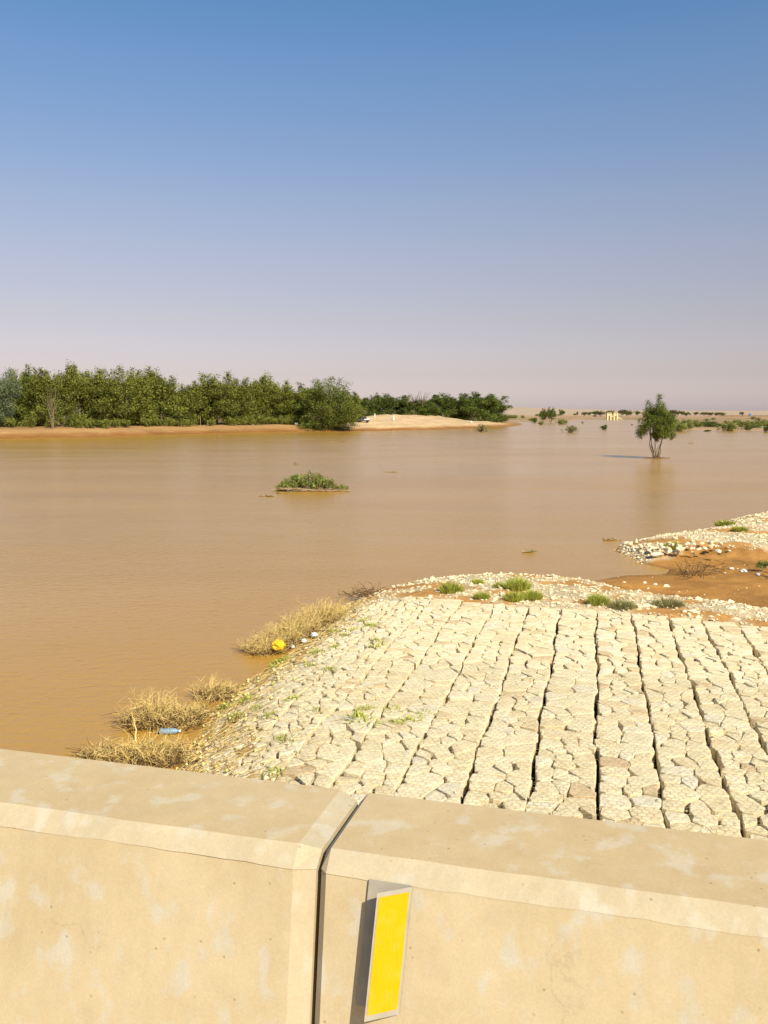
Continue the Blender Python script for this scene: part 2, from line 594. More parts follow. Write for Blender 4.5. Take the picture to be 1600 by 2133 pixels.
def gab_h(x, y):
    """upper surface of the gabion rows"""
    d = sdist(x, y, near_poly)
    t = np.clip(d / 2.5, 0, 1)
    return np.where(d > 0, 0.5 * (1 - (1 - t) ** 2), 0.30 * d)


def near_h(x, y):
    d = sdist(x, y, near_poly)
    t = np.clip(d / 2.6, 0, 1)
    h = np.where(d > 0, 0.5 * (1 - (1 - t) ** 2), np.maximum(0.30 * d, -0.9))
    h = h + np.clip(d, 0, 1.5) / 1.5 * (0.05 * f_near(x, y) + 0.015 * f_near2(x, y))
    dm = sdist(x, y, mud_poly)
    w = sstep((dm + 0.9) / 1.8)
    h = np.where(d > 0, h * (1 - w) + w * np.clip(0.05 + 0.02 * np.clip(x - 9, 0, 20) + 0.05 * f_near(x * 1.4, y * 1.4), 0.012, 1) * np.clip(d * 1.5, 0, 1), h)
    u, v = uv(x, y)
    g = sstep((v_far(u) - v + 0.2) / 0.7) * (u < 20)
    return h - 0.36 * g


def in_gabion(x, y):
    u, v = uv(x, y)
    return v < v_far(u)


# ------------------------------------------------------------------ near ground sheet
gx = np.concatenate([np.arange(-9, 24, 0.16), np.arange(24, 90, 1.5)])
gy = np.concatenate([np.arange(-28, 9, 1.5), np.arange(9, 52, 0.16), np.arange(52, 68, 1.0)])
X, Y = np.meshgrid(gx, gy)
Z = near_h(X, Y)
d = sdist(X, Y, near_poly)
dm = sdist(X, Y, mud_poly)
f_col = Field(11, 4.5, 5)
f_col2 = Field(12, 1.3, 4)
gravel_c = np.array([0.58, 0.45, 0.265])
sand_c = np.array([0.52, 0.262, 0.075])
mud_c = np.array([0.415, 0.200, 0.050])
wet_c = np.array([0.23, 0.115, 0.035])
shaded_dirt_c = np.array([0.12, 0.075, 0.036])
w = sstep((f_col(X, Y) * 0.8 + f_col2(X, Y) * 0.5 + 0.45) / 0.55)[..., None]
col = gravel_c * w + sand_c * (1 - w)
# the creek bed
w = sstep((dm + 0.5 + 0.8 * f_col2(X, Y)) / 0.9)[..., None]
col = col * (1 - w) + (mud_c * (1 + 0.25 * f_col(X, Y)[..., None])) * w
# wet rim along the water
w = (sstep(1 - d / 0.45) * 0.75)[..., None]
col = col * (1 - w) + wet_c * w
# soil under the gabions, with the shade of the gaps put into its colour
g = sstep((v_far(uv(X, Y)[0]) - uv(X, Y)[1] + 0.1) / 0.3)[..., None]
col = col * (1 - g) + shaded_dirt_c * g
ny, nx = X.shape
idx = np.arange(ny * nx).reshape(ny, nx)
quads = np.stack([idx[:-1, :-1], idx[:-1, 1:], idx[1:, 1:], idx[1:, :-1]], -1).reshape(-1, 4)
o = mesh_np('shore_ground', np.stack([X, Y, Z], -1).reshape(-1, 3), quads, M['earth_near'], smooth=True, col=np.clip(col, 0.01, 1).reshape(-1, 3))
tag(o, kind='structure')

# ------------------------------------------------------------------ far ground sheet, out to the horizon
far_px = [(-500, 925), (-200, 918), (0, 914), (105, 912), (196, 911), (350, 905.5), (470, 902.5), (560, 900.5), (640, 899.5), (700, 898.5), (724, 898), (771, 897.5), (884, 895.5),
          (962, 893), (1015, 891.5), (1067, 888), (1087, 885), (1086, 881.5), (1066, 878), (1100, 878), (1140, 879), (1180, 875.5), (1240, 873.5), (1330, 874.5), (1385, 880),
          (1392, 896), (1407, 899.5), (1460, 895), (1505, 898), (1565, 898), (1600, 896.5), (1800, 893), (2100, 893)]
far_poly = [tuple(P(x, y)[:2]) for x, y in far_px]
far_poly = [(-9000, 60), (-260, 120)] + far_poly + [(500, 250), (9000, 200), (9000, 12000), (-9000, 12000)]
beach = [P(x, y)[:2] for x, y in [(735, 898), (800, 897), (884, 895.5), (950, 893.5), (1010, 891.5)]]
f_far = Field(21, 60, 4)
f_far2 = Field(22, 9, 3)
f_hill = Field(23, 1500, 4)


def far_h(x, y):
    d = sdist(x, y, far_poly)
    left = sstep((70 - x) / 30) * sstep((470 - y) / 60)
    right = sstep((x - 60) / 20) * sstep((480 - y) / 60)
    h_l = 2.0 * (1 - np.exp(-np.clip(d, 0, None) / 6.0)) + 0.25 * f_far2(x, y) * np.clip(d / 8, 0, 1)
    h_r = 0.25 * np.clip(d / 8, 0, 1) + 0.9 * sstep((d - 40) / 140)
    h_f = 0.25 * np.clip(d / 15, 0, 1) + 1.0 * sstep(d / 160)
    h = h_l * left + h_r * right + h_f * np.clip(1 - left - right, 0, 1)
    # sand thrown up along the beach
    mx = 0.5 * (sstep((x + 16) / 14)) * (1 - sstep((x - 14) / 30))
    ridge = np.exp(-((d - 34) / 17.0) ** 2) * (x < 60) * (y < 360)
    h = h + 4.0 * mx * ridge * (1 + 0.25 * f_far2(x * 0.6, y * 0.6))
    # low hills far off
    slope = x / np.maximum(y, 1)
    a = 0.25 + 0.75 * np.exp(-((slope - 0.12) / 0.12) ** 2)
    r = sstep((y - 1100) / 900)
    h = h + r * a * (9 + 6 * f_hill(x, y)) * np.clip(y / 2200, 0.6, 2.0) * (y > 900)
    h = h + 0.12 * f_far(x, y) * np.clip(d / 30, 0, 1)
    return np.where(d > 0, h, np.maximum(0.12 * d, -1.2))


gx = np.concatenate([-np.geomspace(150, 9000, 40)[::-1], np.arange(-147, 330, 2.6), np.geomspace(332, 9000, 36)])
gy = np.concatenate([[-9000, -4000, -1500, -500, -100, 0, 60, 110], np.arange(130, 640, 2.6), np.geomspace(643, 11000, 70)])
X, Y = np.meshgrid(gx, gy)
Z = far_h(X, Y)
d = sdist(X, Y, far_poly)
bank_wet = np.array([0.27, 0.120, 0.030])
bank_dry = np.array([0.42, 0.235, 0.090])
beach_c = np.array([0.58, 0.40, 0.215])
scrub = np.array([0.215, 0.185, 0.080])
plain_c = np.array([0.42, 0.255, 0.140])
haze_c = np.array([0.46, 0.335, 0.225])
left = (sstep((70 - X) / 30) * sstep((470 - Y) / 60))[..., None]
n1 = f_far(X, Y)[..., None]
n2 = f_far2(X, Y)[..., None]
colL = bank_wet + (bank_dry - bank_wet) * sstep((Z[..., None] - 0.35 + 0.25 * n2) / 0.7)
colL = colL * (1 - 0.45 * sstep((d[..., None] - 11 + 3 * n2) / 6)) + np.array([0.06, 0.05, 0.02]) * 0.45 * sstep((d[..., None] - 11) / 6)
bm = (sstep((X + 14) / 6) * sstep((56 - X) / 20) * sstep((Z - 0.55) / 0.5) * (Y < 360))[..., None]
colL = colL * (1 - bm) + beach_c * (1 + 0.12 * n2) * bm
g = sstep((n1 + 0.35) / 0.7)
near_green = sstep((150 - d[..., None]) / 120)
colF = plain_c * (1 - 0.75 * near_green * g) + scrub * 0.75 * near_green * g
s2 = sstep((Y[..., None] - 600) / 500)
colF = colF * (1 - s2) + haze_c * s2  # distance haze put into the ground colour of the far plain and hills
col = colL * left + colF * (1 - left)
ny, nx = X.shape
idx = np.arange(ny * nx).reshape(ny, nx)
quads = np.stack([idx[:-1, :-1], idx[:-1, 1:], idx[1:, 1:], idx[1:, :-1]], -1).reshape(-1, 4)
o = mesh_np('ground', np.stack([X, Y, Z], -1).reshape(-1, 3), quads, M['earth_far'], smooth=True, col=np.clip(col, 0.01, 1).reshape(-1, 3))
tag(o, kind='structure')

# ------------------------------------------------------------------ water
wv = [(-2500, -2500, 0), (2500, -2500, 0), (2500, 1200, 0), (-2500, 1200, 0)]
tag(mesh_np('water', wv, np.array([[0, 1, 2, 3]]), M['flood_water']), kind='structure')

# ------------------------------------------------------------------ bridge deck and parapet
BA = math.radians(15.5)
bd = np.array([math.cos(BA), -math.sin(BA), 0.0])       # along the parapet, to the right
bn = np.array([math.sin(BA), math.cos(BA), 0.0])        # across it, away from the road
ZT = H - 0.62                                           # top of the parapet
SJ = -0.408                                             # where the joint is
BATTER = 0.16
DECK = ZT - 1.0
barrier_rot = math.atan2(bd[1], bd[0])


def bpt(s, n, z):
    return bd * s + bn * n + np.array([0, 0, z])


def make_barrier(s0, s1, joint_at_end, label, seed):
    """parapet length from s0 to s1 with the joint at one end; chamfered arrises, slightly wavy"""
    r = np.random.default_rng(seed)
    root = empty('concrete_barrier', bpt((s0 + s1) / 2, 1.2, DECK), label, 'barrier', 'parapet lengths of the bridge')
    inv = Matrix.Translation(-Vector(bpt((s0 + s1) / 2, 1.2, DECK)))
    c = 0.026
    ends = [s0, s0 + c * (0.40 if not joint_at_end else 1)]
    body = list(np.arange(s0 + 0.06, s1 - 0.06, 0.02)) if s1 - s0 < 4 else list(np.concatenate([np.arange(s0 + 0.06, s0 + 2.2, 0.02), np.arange(s0 + 2.2, s1 - 2.2, 0.5), np.arange(s1 - 2.2, s1 - 0.06, 0.02)]))
    st = ends + body + [s1 - c * 1.2, s1]
    m_ = len(st)
    ph = r.uniform(0, 6, 8)
    wob = lambda s, k: 0.0010 * math.sin(s * 11 + ph[k]) + 0.0008 * math.sin(s * 31 + ph[k + 1]) + 0.0006 * math.sin(s * 83 + ph[k + 2]) + 0.0003 * r.normal()
    rings = []
    for i, s in enumerate(st):
        e = c * (0.42 if joint_at_end else 0.40) if i in (0, m_ - 1) else 0.0
        w1, w2 = wob(s, 0), wob(s, 3)
        zf = ZT - 0.026 + w1                              # lower edge of the arris
        nf = 1.1138 + e
        nt_ = 1.1375 + e + w2
        led = max(0.0, 0.0011 * math.sin(s * 3.1 + ph[5]) + 0.0008 * math.sin(s * 17 + ph[6]) + 0.0004)
        prof = [(nf + led - BATTER * (zf - DECK), DECK + 0.0), (nf + led, zf - 0.0015), (nf, zf), (nt_, ZT - e), (1.3285 - e, ZT - e), (1.352 - e, ZT - 0.03 - e), (1.352 - e, DECK)]
        rings.append([bpt(s, n_, z_) for n_, z_ in prof])
    rings = np.array(rings)
    rings[:, :, :] -= bpt((s0 + s1) / 2, 1.2, DECK)
    k = rings.shape[1]
    V = rings.reshape(-1, 3)

    def strip(j0, j1, i0=0, i1=None):
        i1 = m_ - 1 if i1 is None else i1
        i = np.arange(i0, i1)
        return np.stack([i * k + j0, (i + 1) * k + j0, (i + 1) * k + j1, i * k + j1], -1)

    inner = (1, m_ - 2)
    wall = mesh_np('wall_face', V, [strip(0, 1, *inner)], M['concrete_face'], root, smooth=True)
    mesh_np('top_face', V, [strip(3, 4, *inner)], M['concrete_top'], root, smooth=True)
    caps = np.array([[0, 1, 2, 3], [0, 3, 4, 5], [0, 5, 6, 6][:4], [(m_ - 1) * k + q for q in (3, 2, 1, 0)], [(m_ - 1) * k + q for q in (5, 4, 3, 0)]])
    caps3 = np.array([[0, 5, 6], [(m_ - 1) * k + 6, (m_ - 1) * k + 5, (m_ - 1) * k]])
    caps = np.delete(caps, 2, axis=0)
    mesh_np('arris', V, [np.concatenate([strip(1, 2), strip(2, 3), strip(0, 1, 0, 1), strip(0, 1, m_ - 2, m_ - 1), strip(3, 4, 0, 1), strip(3, 4, m_ - 2, m_ - 1)])], M['concrete_edge'], root)
    mesh_np('back_face', V, [np.concatenate([strip(4, 5), strip(5, 6), strip(6, 0), caps]), caps3], M['concrete_face'], root)
    return root


make_barrier(SJ - 5.2, SJ - 0.004, True, 'pale concrete parapet length left of the joint, without a reflector', 1)
make_barrier(SJ + 0.004, SJ + 5.0, False, 'pale concrete parapet length right of the joint, with the yellow reflector on it', 2)
mb = MB().add([bpt(-9, -7, DECK - 0.45), bpt(9, -7, DECK - 0.45), bpt(9, 1.36, DECK - 0.45), bpt(-9, 1.36, DECK - 0.45),
               bpt(-9, -7, DECK - 0.004), bpt(9, -7, DECK - 0.004), bpt(9, 1.36, DECK - 0.004), bpt(-9, 1.36, DECK - 0.004)],
              [(0, 3, 2, 1), (4, 5, 6, 7), (0, 1, 5, 4), (1, 2, 6, 5), (2, 3, 7, 6), (3, 0, 4, 7)])
tag(mb.build('bridge_deck', M['concrete_top']), kind='structure')

# ------------------------------------------------------------------ reflector on the parapet
rb = bpt(SJ + 0.11, 1.105, ZT - 0.21)
refl = empty('road_reflector', rb, 'yellow reflector plate on a folded grey metal bracket fixed to the concrete parapet', 'reflector')


def face_n(z):
    return 1.1125 + BATTER * (z - (ZT - 0.034))


LEAN = 0.064                               # the bracket was fixed a little out of plumb
ZR1, ZR0 = ZT - 0.024, ZT - 0.1935


def plate(name, pts_top, z_top, z_bot, thick, mat, parent, out=0.0, zt_side=(0, 0)):
    """a sheet that stands on the battered wall; pts_top: (s, distance off the wall)"""
    mb = MB()
    for i in range(len(pts_top) - 1):
        (s0, o0), (s1, o1) = pts_top[i], pts_top[i + 1]
        vv = []
        for tt in (0, thick):
            for (s, of) in ((s0, o0), (s1, o1)):
                for z in (z_bot, z_top):
                    n_ = face_n(z) - of - out - tt
                    vv.append(bpt(s + LEAN * (z - ZR1), n_, z) - rb)
        q = [(0, 1, 3, 2), (4, 6, 7, 5), (0, 2, 6, 4), (1, 5, 7, 3), (0, 4, 5, 1), (2, 3, 7, 6)]
        mb.add(vv, q)
    return mb.build(name, mat, parent)


plate('bracket', [(SJ + 0.0785, 0.0015), (SJ + 0.136, 0.0015), (SJ + 0.1405, 0.004)], ZR1, ZR0, 0.0016, M['galvanised'], refl)
pl = plate('plate', [(SJ + 0.1405, 0.004), (SJ + 0.0990, 0.0320)], ZR1, ZR0, 0.0016, M['galvanised'], refl)
fr = lambda f: (SJ + 0.1405 - 0.0415 * f, 0.004 + 0.028 * f)
plate('reflective_sheet', [fr(0.07), fr(0.93)], ZR1 - 0.006, ZR0 + 0.008, 0.0006, M['reflective_yellow'], pl, out=0.0018)

# ------------------------------------------------------------------ gabion mattresses with their stones
seams = [-6.75, -5.88, -5.02, -4.17, -3.34, -2.45, -1.56, -0.74, 0.14, 0.98, 1.83, 2.60, 3.36, 4.2, 5.05, 5.9, 6.75, 7.6]
seam_gap = [0.03, 0.03, 0.035, 0.038, 0.036, 0.036, 0.040, 0.044, 0.046, 0.052, 0.06, 0.062, 0.06, 0.058, 0.05, 0.05, 0.05, 0.05]
seam_ph = rng.uniform(0, 6.3, (len(seams), 5))


def seam_u(i, v):
    p = seam_ph[i]
    return seams[i] + 0.022 * np.sin(v * 1.1 + p[0]) + 0.014 * np.sin(v * 3.7 + p[1]) + 0.010 * np.sin(v * 11.3 + p[2]) + 0.006 * np.sin(v * 27 + p[3])


def seam_w(i, v):
    p = seam_ph[i]
    return 0.55 * seam_gap[i] * np.clip(0.9 + 0.65 * np.sin(v * 2.3 + p[3]) + 0.55 * np.sin(v * 7.1 + p[4]), 0.08, 2.2)


def clip_poly(poly, nx_, ny_, c_):
    """keep the side where nx*x + ny*y <= c"""
    out = []
    n_ = len(poly)
    for i in range(n_):
        a_, b_ = poly[i], poly[(i + 1) % n_]
        da = nx_ * a_[0] + ny_ * a_[1] - c_
        db = nx_ * b_[0] + ny_ * b_[1] - c_
        if da <= 0:
            out.append(a_)
        if (da < 0 < db) or (db < 0 < da):
            t_ = da / (da - db)
            out.append((a_[0] + (b_[0] - a_[0]) * t_, a_[1] + (b_[1] - a_[1]) * t_))
    return out


def round_corners(poly, r_, f=0.2):
    out = []
    n_ = len(poly)
    for i in range(n_):
        a_, b_, c_ = poly[i - 1], poly[i], poly[(i + 1) % n_]
        la = math.hypot(a_[0] - b_[0], a_[1] - b_[1])
        lc = math.hypot(c_[0] - b_[0], c_[1] - b_[1])
        if min(la, lc) < 0.03:
            out.append(b_)
            continue
        k1 = min(r_.uniform(0.35, 1.5) * f, 0.42)
        k2 = min(r_.uniform(0.35, 1.5) * f, 0.42)
        out.append((b_[0] + (a_[0] - b_[0]) * k1, b_[1] + (a_[1] - b_[1]) * k1))
        out.append((b_[0] + (c_[0] - b_[0]) * k2, b_[1] + (c_[1] - b_[1]) * k2))
    return out


def stone_mesh(pts, r_, lift):
    """one flat-faced stone: pts are (x, y) world, counter-clockwise; returns verts, quads, tris"""
    pts = np.array(pts)
    n_ = len(pts)
    cen = pts.mean(0)
    zb = gab_h(pts[:, 0], pts[:, 1])
    zc = float(gab_h(cen[0], cen[1]))
    tilt = r_.normal(0, 0.012, 2)
    rel = pts - cen
    ztop = zb + lift + rel @ tilt + r_.normal(0, 0.002, n_)
    size = np.sqrt((rel ** 2).sum(1)).mean()
    inn = cen + rel * (1 - min(0.011 / size, 0.3) * r_.uniform(0.4, 1.6, (n_, 1)))
    inn2 = cen + rel * r_.uniform(0.45, 0.6)
    v0 = np.column_stack([pts, zb - 0.20])
    v1 = np.column_stack([pts, ztop - r_.uniform(0.004, 0.014, n_)])
    v2 = np.column_stack([inn, ztop])
    v3 = np.column_stack([inn2, gab_h(inn2[:, 0], inn2[:, 1]) + lift + (inn2 - cen) @ tilt + r_.normal(0.002, 0.0025, n_)])
    v4 = np.array([[cen[0], cen[1], zc + lift + r_.normal(0.002, 0.003)]])
    V_ = np.concatenate([v0, v1, v2, v3, v4])
    i = np.arange(n_)
    j = (i + 1) % n_
    Q = np.concatenate([np.stack([i + k * n_, j + k * n_, j + (k + 1) * n_, i + (k + 1) * n_], -1) for k in range(3)])
    T = np.stack([i + 3 * n_, j + 3 * n_, np.full(n_, 4 * n_)], -1)
    return V_, Q, T


ordinals = ['first', 'second', 'third', 'fourth', 'fifth', 'sixth', 'seventh', 'eighth', 'ninth', 'tenth', 'eleventh', 'twelfth', 'thirteenth', 'fourteenth', 'fifteenth', 'sixteenth', 'seventeenth', 'eighteenth']
V_NEAR = 7.6
gab_roots = []
for i in range(len(seams) - 1):
    r = np.random.default_rng(100 + i)
    uc = (seams[i] + seams[i + 1]) / 2
    vf = float(v_far(uc))
    wid = seams[i + 1] - seams[i]
    shoulder = i < 3
    v0 = V_NEAR
    if seams[i] > 3.3:                      # rows that only come into the frame farther off
        v0 = max(V_NEAR, (seams[i] - 3.3) * 2.6 + 11)
    if v0 > vf - 1:
        continue
    # seeds of the stones
    pts = []
    row = 0
    vv = v0
    while vv < vf:
        k = r.integers(2, 4) if not shoulder else r.integers(3, 5)
        hgt = wid / k * r.uniform(0.72, 1.0)
        offs = r.uniform(-0.5, 0.5)
        for q in range(k):
            pts.append((wid * (q + 0.5 + 0.36 * r.uniform(-1, 1)) / k, vv + hgt * (0.5 + 0.42 * r.uniform(-1, 1))))
        vv += hgt
    pts = np.array(pts)
    g_lo, g_hi = (0.004, 0.022)
    pair_gap = {}
    root_xy = xy(uc, v0)
    lab = 'flat gabion mattress of pale limestone under wire mesh, %s row counted from the water' % ordinals[i]
    if i == 0:
        lab = 'gabion mattress half under the waterline, outermost row beside the dry bushes'
    root = empty('gabion_mattress', (root_xy[0], root_xy[1], 0.2), lab, 'gabion', 'gabion mattresses of the apron')
    gab_roots.append((i, root))
    rootv = np.array([root_xy[0], root_xy[1], 0.2])
    rest = MB()
    n_ind = 0
    for s_ in range(len(pts)):
        px_, py_ = pts[s_]
        dd = (pts[:, 0] - px_) ** 2 + (pts[:, 1] - py_) ** 2
        near = np.argsort(dd)[1:15]
        poly = [(0.0, max(v0, py_ - 0.9)), (wid, max(v0, py_ - 0.9)), (wid, min(vf, py_ + 0.9)), (0.0, min(vf, py_ + 0.9))]
        for q in near:
            ex, ey = pts[q, 0] - px_, pts[q, 1] - py_
            L = math.hypot(ex, ey)
            key = (min(s_, q), max(s_, q))
            if key not in pair_gap:
                z_ = r.random()
                pair_gap[key] = r.uniform(0.0015, 0.004) if z_ < 0.48 else (r.uniform(0.005, 0.014) if z_ < 0.76 else r.uniform(0.016, 0.046))
                if shoulder:
                    pair_gap[key] += 0.006
            gap = pair_gap[key]
            cc = (ex * (px_ + pts[q, 0]) / 2 + ey * (py_ + pts[q, 1]) / 2) / L - gap / 2
            dl = r.normal(0, 0.085)
            n0, n1 = ex / L, ey / L
            n0, n1 = n0 * math.cos(dl) - n1 * math.sin(dl), n0 * math.sin(dl) + n1 * math.cos(dl)
            mx_, my_ = (px_ + pts[q, 0]) / 2, (py_ + pts[q, 1]) / 2
            cc = n0 * mx_ + n1 * my_ - gap / 2 - abs(math.sin(dl)) * 0.10
            poly = clip_poly(poly, n0, n1, cc)
            if len(poly) < 3:
                break
        if len(poly) < 3:
            continue
        # drop slivers
        pp = [poly[0]]
        for q in poly[1:]:
            if math.hypot(q[0] - pp[-1][0], q[1] - pp[-1][1]) > 0.012:
                pp.append(q)
        if len(pp) < 3:
            continue
        pp = round_corners(pp, r, 0.17 if not shoulder else 0.20)
        # follow the wavy seams
        wp = []
        in_l, in_r = abs(r.normal(0, 0.016)), abs(r.normal(0, 0.016))
        for (a_, b_) in pp:
            Lq = seam_u(i, b_) + seam_w(i, b_) / 2 + in_l
            Rq = seam_u(i + 1, b_) - seam_w(i + 1, b_) / 2 - in_r
            wp.append(xy(Lq + (Rq - Lq) * a_ / wid, b_))
        cen = np.mean(wp, 0)
        dd_ = float(sdist(cen[0], cen[1], near_poly))
        if dd_ < -0.25:
            continue
        if shoulder and dd_ < 1.0 and r.random() < 0.45 * (1 - dd_):
            continue                         # buried in silt near the water
        area2 = sum(wp[q][0] * wp[(q + 1) % len(wp)][1] - wp[(q + 1) % len(wp)][0] * wp[q][1] for q in range(len(wp)))
        if area2 < 0:
            wp = wp[::-1]
        if abs(area2) < 0.006:
            continue
        lift = r.normal(0.0, 0.006) - (0.03 * max(0, 1 - dd_) if shoulder else 0)
        if r.random() < 0.03:
            lift -= 0.03
        V_, Q, T = stone_mesh(wp, r, lift)
        tint = float(np.clip(r.beta(1.5, 1.5), 0, 1))
        vv_ = uv(cen[0], cen[1])[1]
        V_ = V_ - rootv
        if vv_ < 17.5 and 9.6 < vv_ and n_ind < 290:
            mesh_np('stone', V_, [Q, T], M['limestone'], root, tint=np.full(len(V_), tint))
            n_ind += 1
        else:
            rest.add(V_, Q, T, tint)
    if rest.n:
        tag(rest.build('stones', M['limestone'], root), kind='stuff')

# hexagonal wire netting over each mattress
wire_m = plain_mat('wire', (0.33, 0.26, 0.16), 0.6, 0.3, 0.1)
for i, root in gab_roots:
    uc = (seams[i] + seams[i + 1]) / 2
    a_, b_ = 0.10, 0.12
    v0 = 9.8 if seams[i] < 3.3 else (seams[i] - 3.3) * 2.6 + 11
    v1 = min(float(v_far(uc)), 17.0)
    if v0 >= v1:
        continue
    nu = int((seams[i + 1] - seams[i]) / a_) + 1
    nv = int((v1 - v0) / (b_ * 0.75)) + 1
    J, K = np.meshgrid(np.arange(nv), np.arange(nu), indexing='ij')
    cu = seams[i] + (K + 0.5 * (J % 2)) * a_
    cv = v0 + J * b_ * 0.75
    cu, cv = cu.ravel(), cv.ravel()
    # three edges of each cell: right side, upper right, upper left
    cr = [(a_ / 2, -b_ / 4), (a_ / 2, b_ / 4), (0, b_ / 2), (-a_ / 2, b_ / 4)]
    segs = []
    for e in range(3):
        segs.append((np.stack([cu + cr[e][0], cv + cr[e][1]], -1), np.stack([cu + cr[e + 1][0], cv + cr[e + 1][1]], -1)))
    p0 = np.concatenate([q[0] for q in segs])
    p1 = np.concatenate([q[1] for q in segs])

    def lift_pts(p):
        jit = 0.008 * np.stack([np.sin(p[:, 0] * 31 + p[:, 1] * 17), np.sin(p[:, 0] * 23 - p[:, 1] * 29)], -1)
        q = p + jit
        x_, y_ = xy(q[:, 0], q[:, 1])
        z_ = gab_h(x_, y_) + 0.016 + 0.006 * np.sin(p[:, 0] * 13 + 2) * np.sin(p[:, 1] * 11)
        return np.stack([x_, y_, z_], -1), z_
    q0, z0_ = lift_pts(p0)
    q1, z1_ = lift_pts(p1)
    um, vm = (p0[:, 0] + p1[:, 0]) / 2, (p0[:, 1] + p1[:, 1]) / 2
    open_ = (um > seam_u(i, vm) + seam_w(i, vm) / 2 + 0.02) & (um < seam_u(i + 1, vm) - seam_w(i + 1, vm) / 2 - 0.02)
    ok = (z0_ > 0.06) & (z1_ > 0.06) & open_
    q0, q1 = q0[ok], q1[ok]
    if len(q0) == 0:
        continue
    dr = q1 - q0
    dr /= np.linalg.norm(dr, axis=1)[:, None] + 1e-9
    sd = np.cross(dr, np.array([0, 0, 1.0]))
    up = np.array([0, 0, 1.0])
    rr = 0.0015
    tri = [sd * rr, -sd * rr, np.broadcast_to(up * rr * 1.6, sd.shape)]
    V_ = np.stack([q0 + tri[0], q0 + tri[1], q0 + tri[2], q1 + tri[0], q1 + tri[1], q1 + tri[2]], 1).reshape(-1, 3) - np.array(root.location)
    base = np.arange(len(q0))[:, None] * 6
    Q = np.concatenate([base + np.array([[0, 1, 4, 3]]), base + np.array([[1, 2, 5, 4]]), base + np.array([[2, 0, 3, 5]])])
    tag(mesh_np('wire_mesh', V_, Q, wire_m, root), kind='stuff')

# ------------------------------------------------------------------ loose stones, gravel, rocks
OCT_V = np.array([[1, 0, 0], [0, 1, 0], [-1, 0, 0], [0, -1, 0], [0, 0, 1], [0, 0, -1]], dtype=float)
OCT_T = np.array([[0, 1, 4], [1, 2, 4], [2, 3, 4], [3, 0, 4], [1, 0, 5], [2, 1, 5], [3, 2, 5], [0, 3, 5]])


def scatter_pebbles(name, xs_, ys_, zs_, sizes, mat, r):
    n_ = len(xs_)
    jit = OCT_V[None] * r.uniform(0.55, 1.35, (n_, 6, 1)) + r.normal(0, 0.22, (n_, 6, 3))
    jit[:, :, 2] *= 0.62
    th = r.uniform(0, 6.3, n_)
    co, si = np.cos(th)[:, None], np.sin(th)[:, None]
    x_ = jit[:, :, 0] * co - jit[:, :, 1] * si
    y_ = jit[:, :, 0] * si + jit[:, :, 1] * co
    V_ = np.stack([x_, y_, jit[:, :, 2]], -1) * sizes[:, None, None] + np.stack([xs_, ys_, zs_], -1)[:, None, :]
    T = (np.arange(n_)[:, None, None] * 6 + OCT_T[None]).reshape(-1, 3)
    return mesh_np(name, V_.reshape(-1, 3), T, mat, tint=np.repeat(r.beta(2.5, 1.6, n_), 6))


r = np.random.default_rng(31)
N = 60000
xs_ = r.uniform(-2, 24, N)
ys_ = r.uniform(20, 50, N)
d_ = sdist(xs_, ys_, near_poly)
dm_ = sdist(xs_, ys_, mud_poly)
w_ = sstep((f_col(xs_, ys_) * 0.8 + f_col2(xs_, ys_) * 0.5 + 0.65) / 0.6)
keep = (d_ > -0.05) & ~in_gabion(xs_, ys_) & (np.abs(xs_) < ys_ * 0.47 + 1) & (r.random(N) < np.where(dm_ > -0.15, 0.012, 0.04 + 0.96 * w_))
xs_, ys_ = xs_[keep], ys_[keep]
sz = np.clip(r.lognormal(math.log(0.031), 0.5, len(xs_)), 0.014, 0.11)
zs_ = near_h(xs_, ys_) + sz * 0.15
tag(scatter_pebbles('gravel', xs_, ys_, zs_, sz, M['limestone'], r),
    'pale gravel strewn over the sandy shore beyond the gabion rows', 'gravel', kind='stuff')

# loose chips and silt crumbs lying on the gabions towards the water
r = np.random.default_rng(32)
N = 6500
u_ = r.uniform(-6.9, 6, N)
v_ = r.uniform(9.5, 23, N)
xs_, ys_ = xy(u_, v_)
d_ = sdist(xs_, ys_, near_poly)
keep = (d_ > 0.02) & in_gabion(xs_, ys_) & (r.random(N) < np.clip(1.25 - d_ / 1.9, 0.03, 1))
xs_, ys_ = xs_[keep], ys_[keep]
sz = np.clip(r.lognormal(math.log(0.022), 0.4, len(xs_)), 0.01, 0.06)
tag(scatter_pebbles('stone_chips', xs_, ys_, gab_h(xs_, ys_) + 0.004, sz, M['limestone'], r), 'small stone chips lying on the gabion stones', 'stone chips', kind='stuff')


def rock_mesh(name, seed, mat, n=2):
    import bmesh
    r_ = np.random.default_rng(seed)
    bm = bmesh.new()
    bmesh.ops.create_icosphere(bm, subdivisions=n, radius=1.0)
    planes = [(Vector(r_.normal(size=3)).normalized(), r_.uniform(0.42, 0.80)) for _ in range(11)]
    for v in bm.verts:
        for nrm, dd in planes:
            k = v.co.dot(nrm)
            if k > dd:
                v.co -= nrm * (k - dd)
        v.co += Vector(r_.normal(0, 0.03, 3))
        v.co.z *= 0.62
    me = bpy.data.meshes.new(name)
    bm.to_mesh(me)
    bm.free()
    a = me.attributes.new('tint', 'FLOAT', 'POINT')
    a.data.foreach_set('value', np.full(len(me.vertices), r_.uniform(0.4, 0.95), dtype=np.float32))
    me.materials.append(mat)
    return me


rocks = [rock_mesh('rock', 40 + q, M['limestone']) for q in range(6)]
r = np.random.default_rng(33)


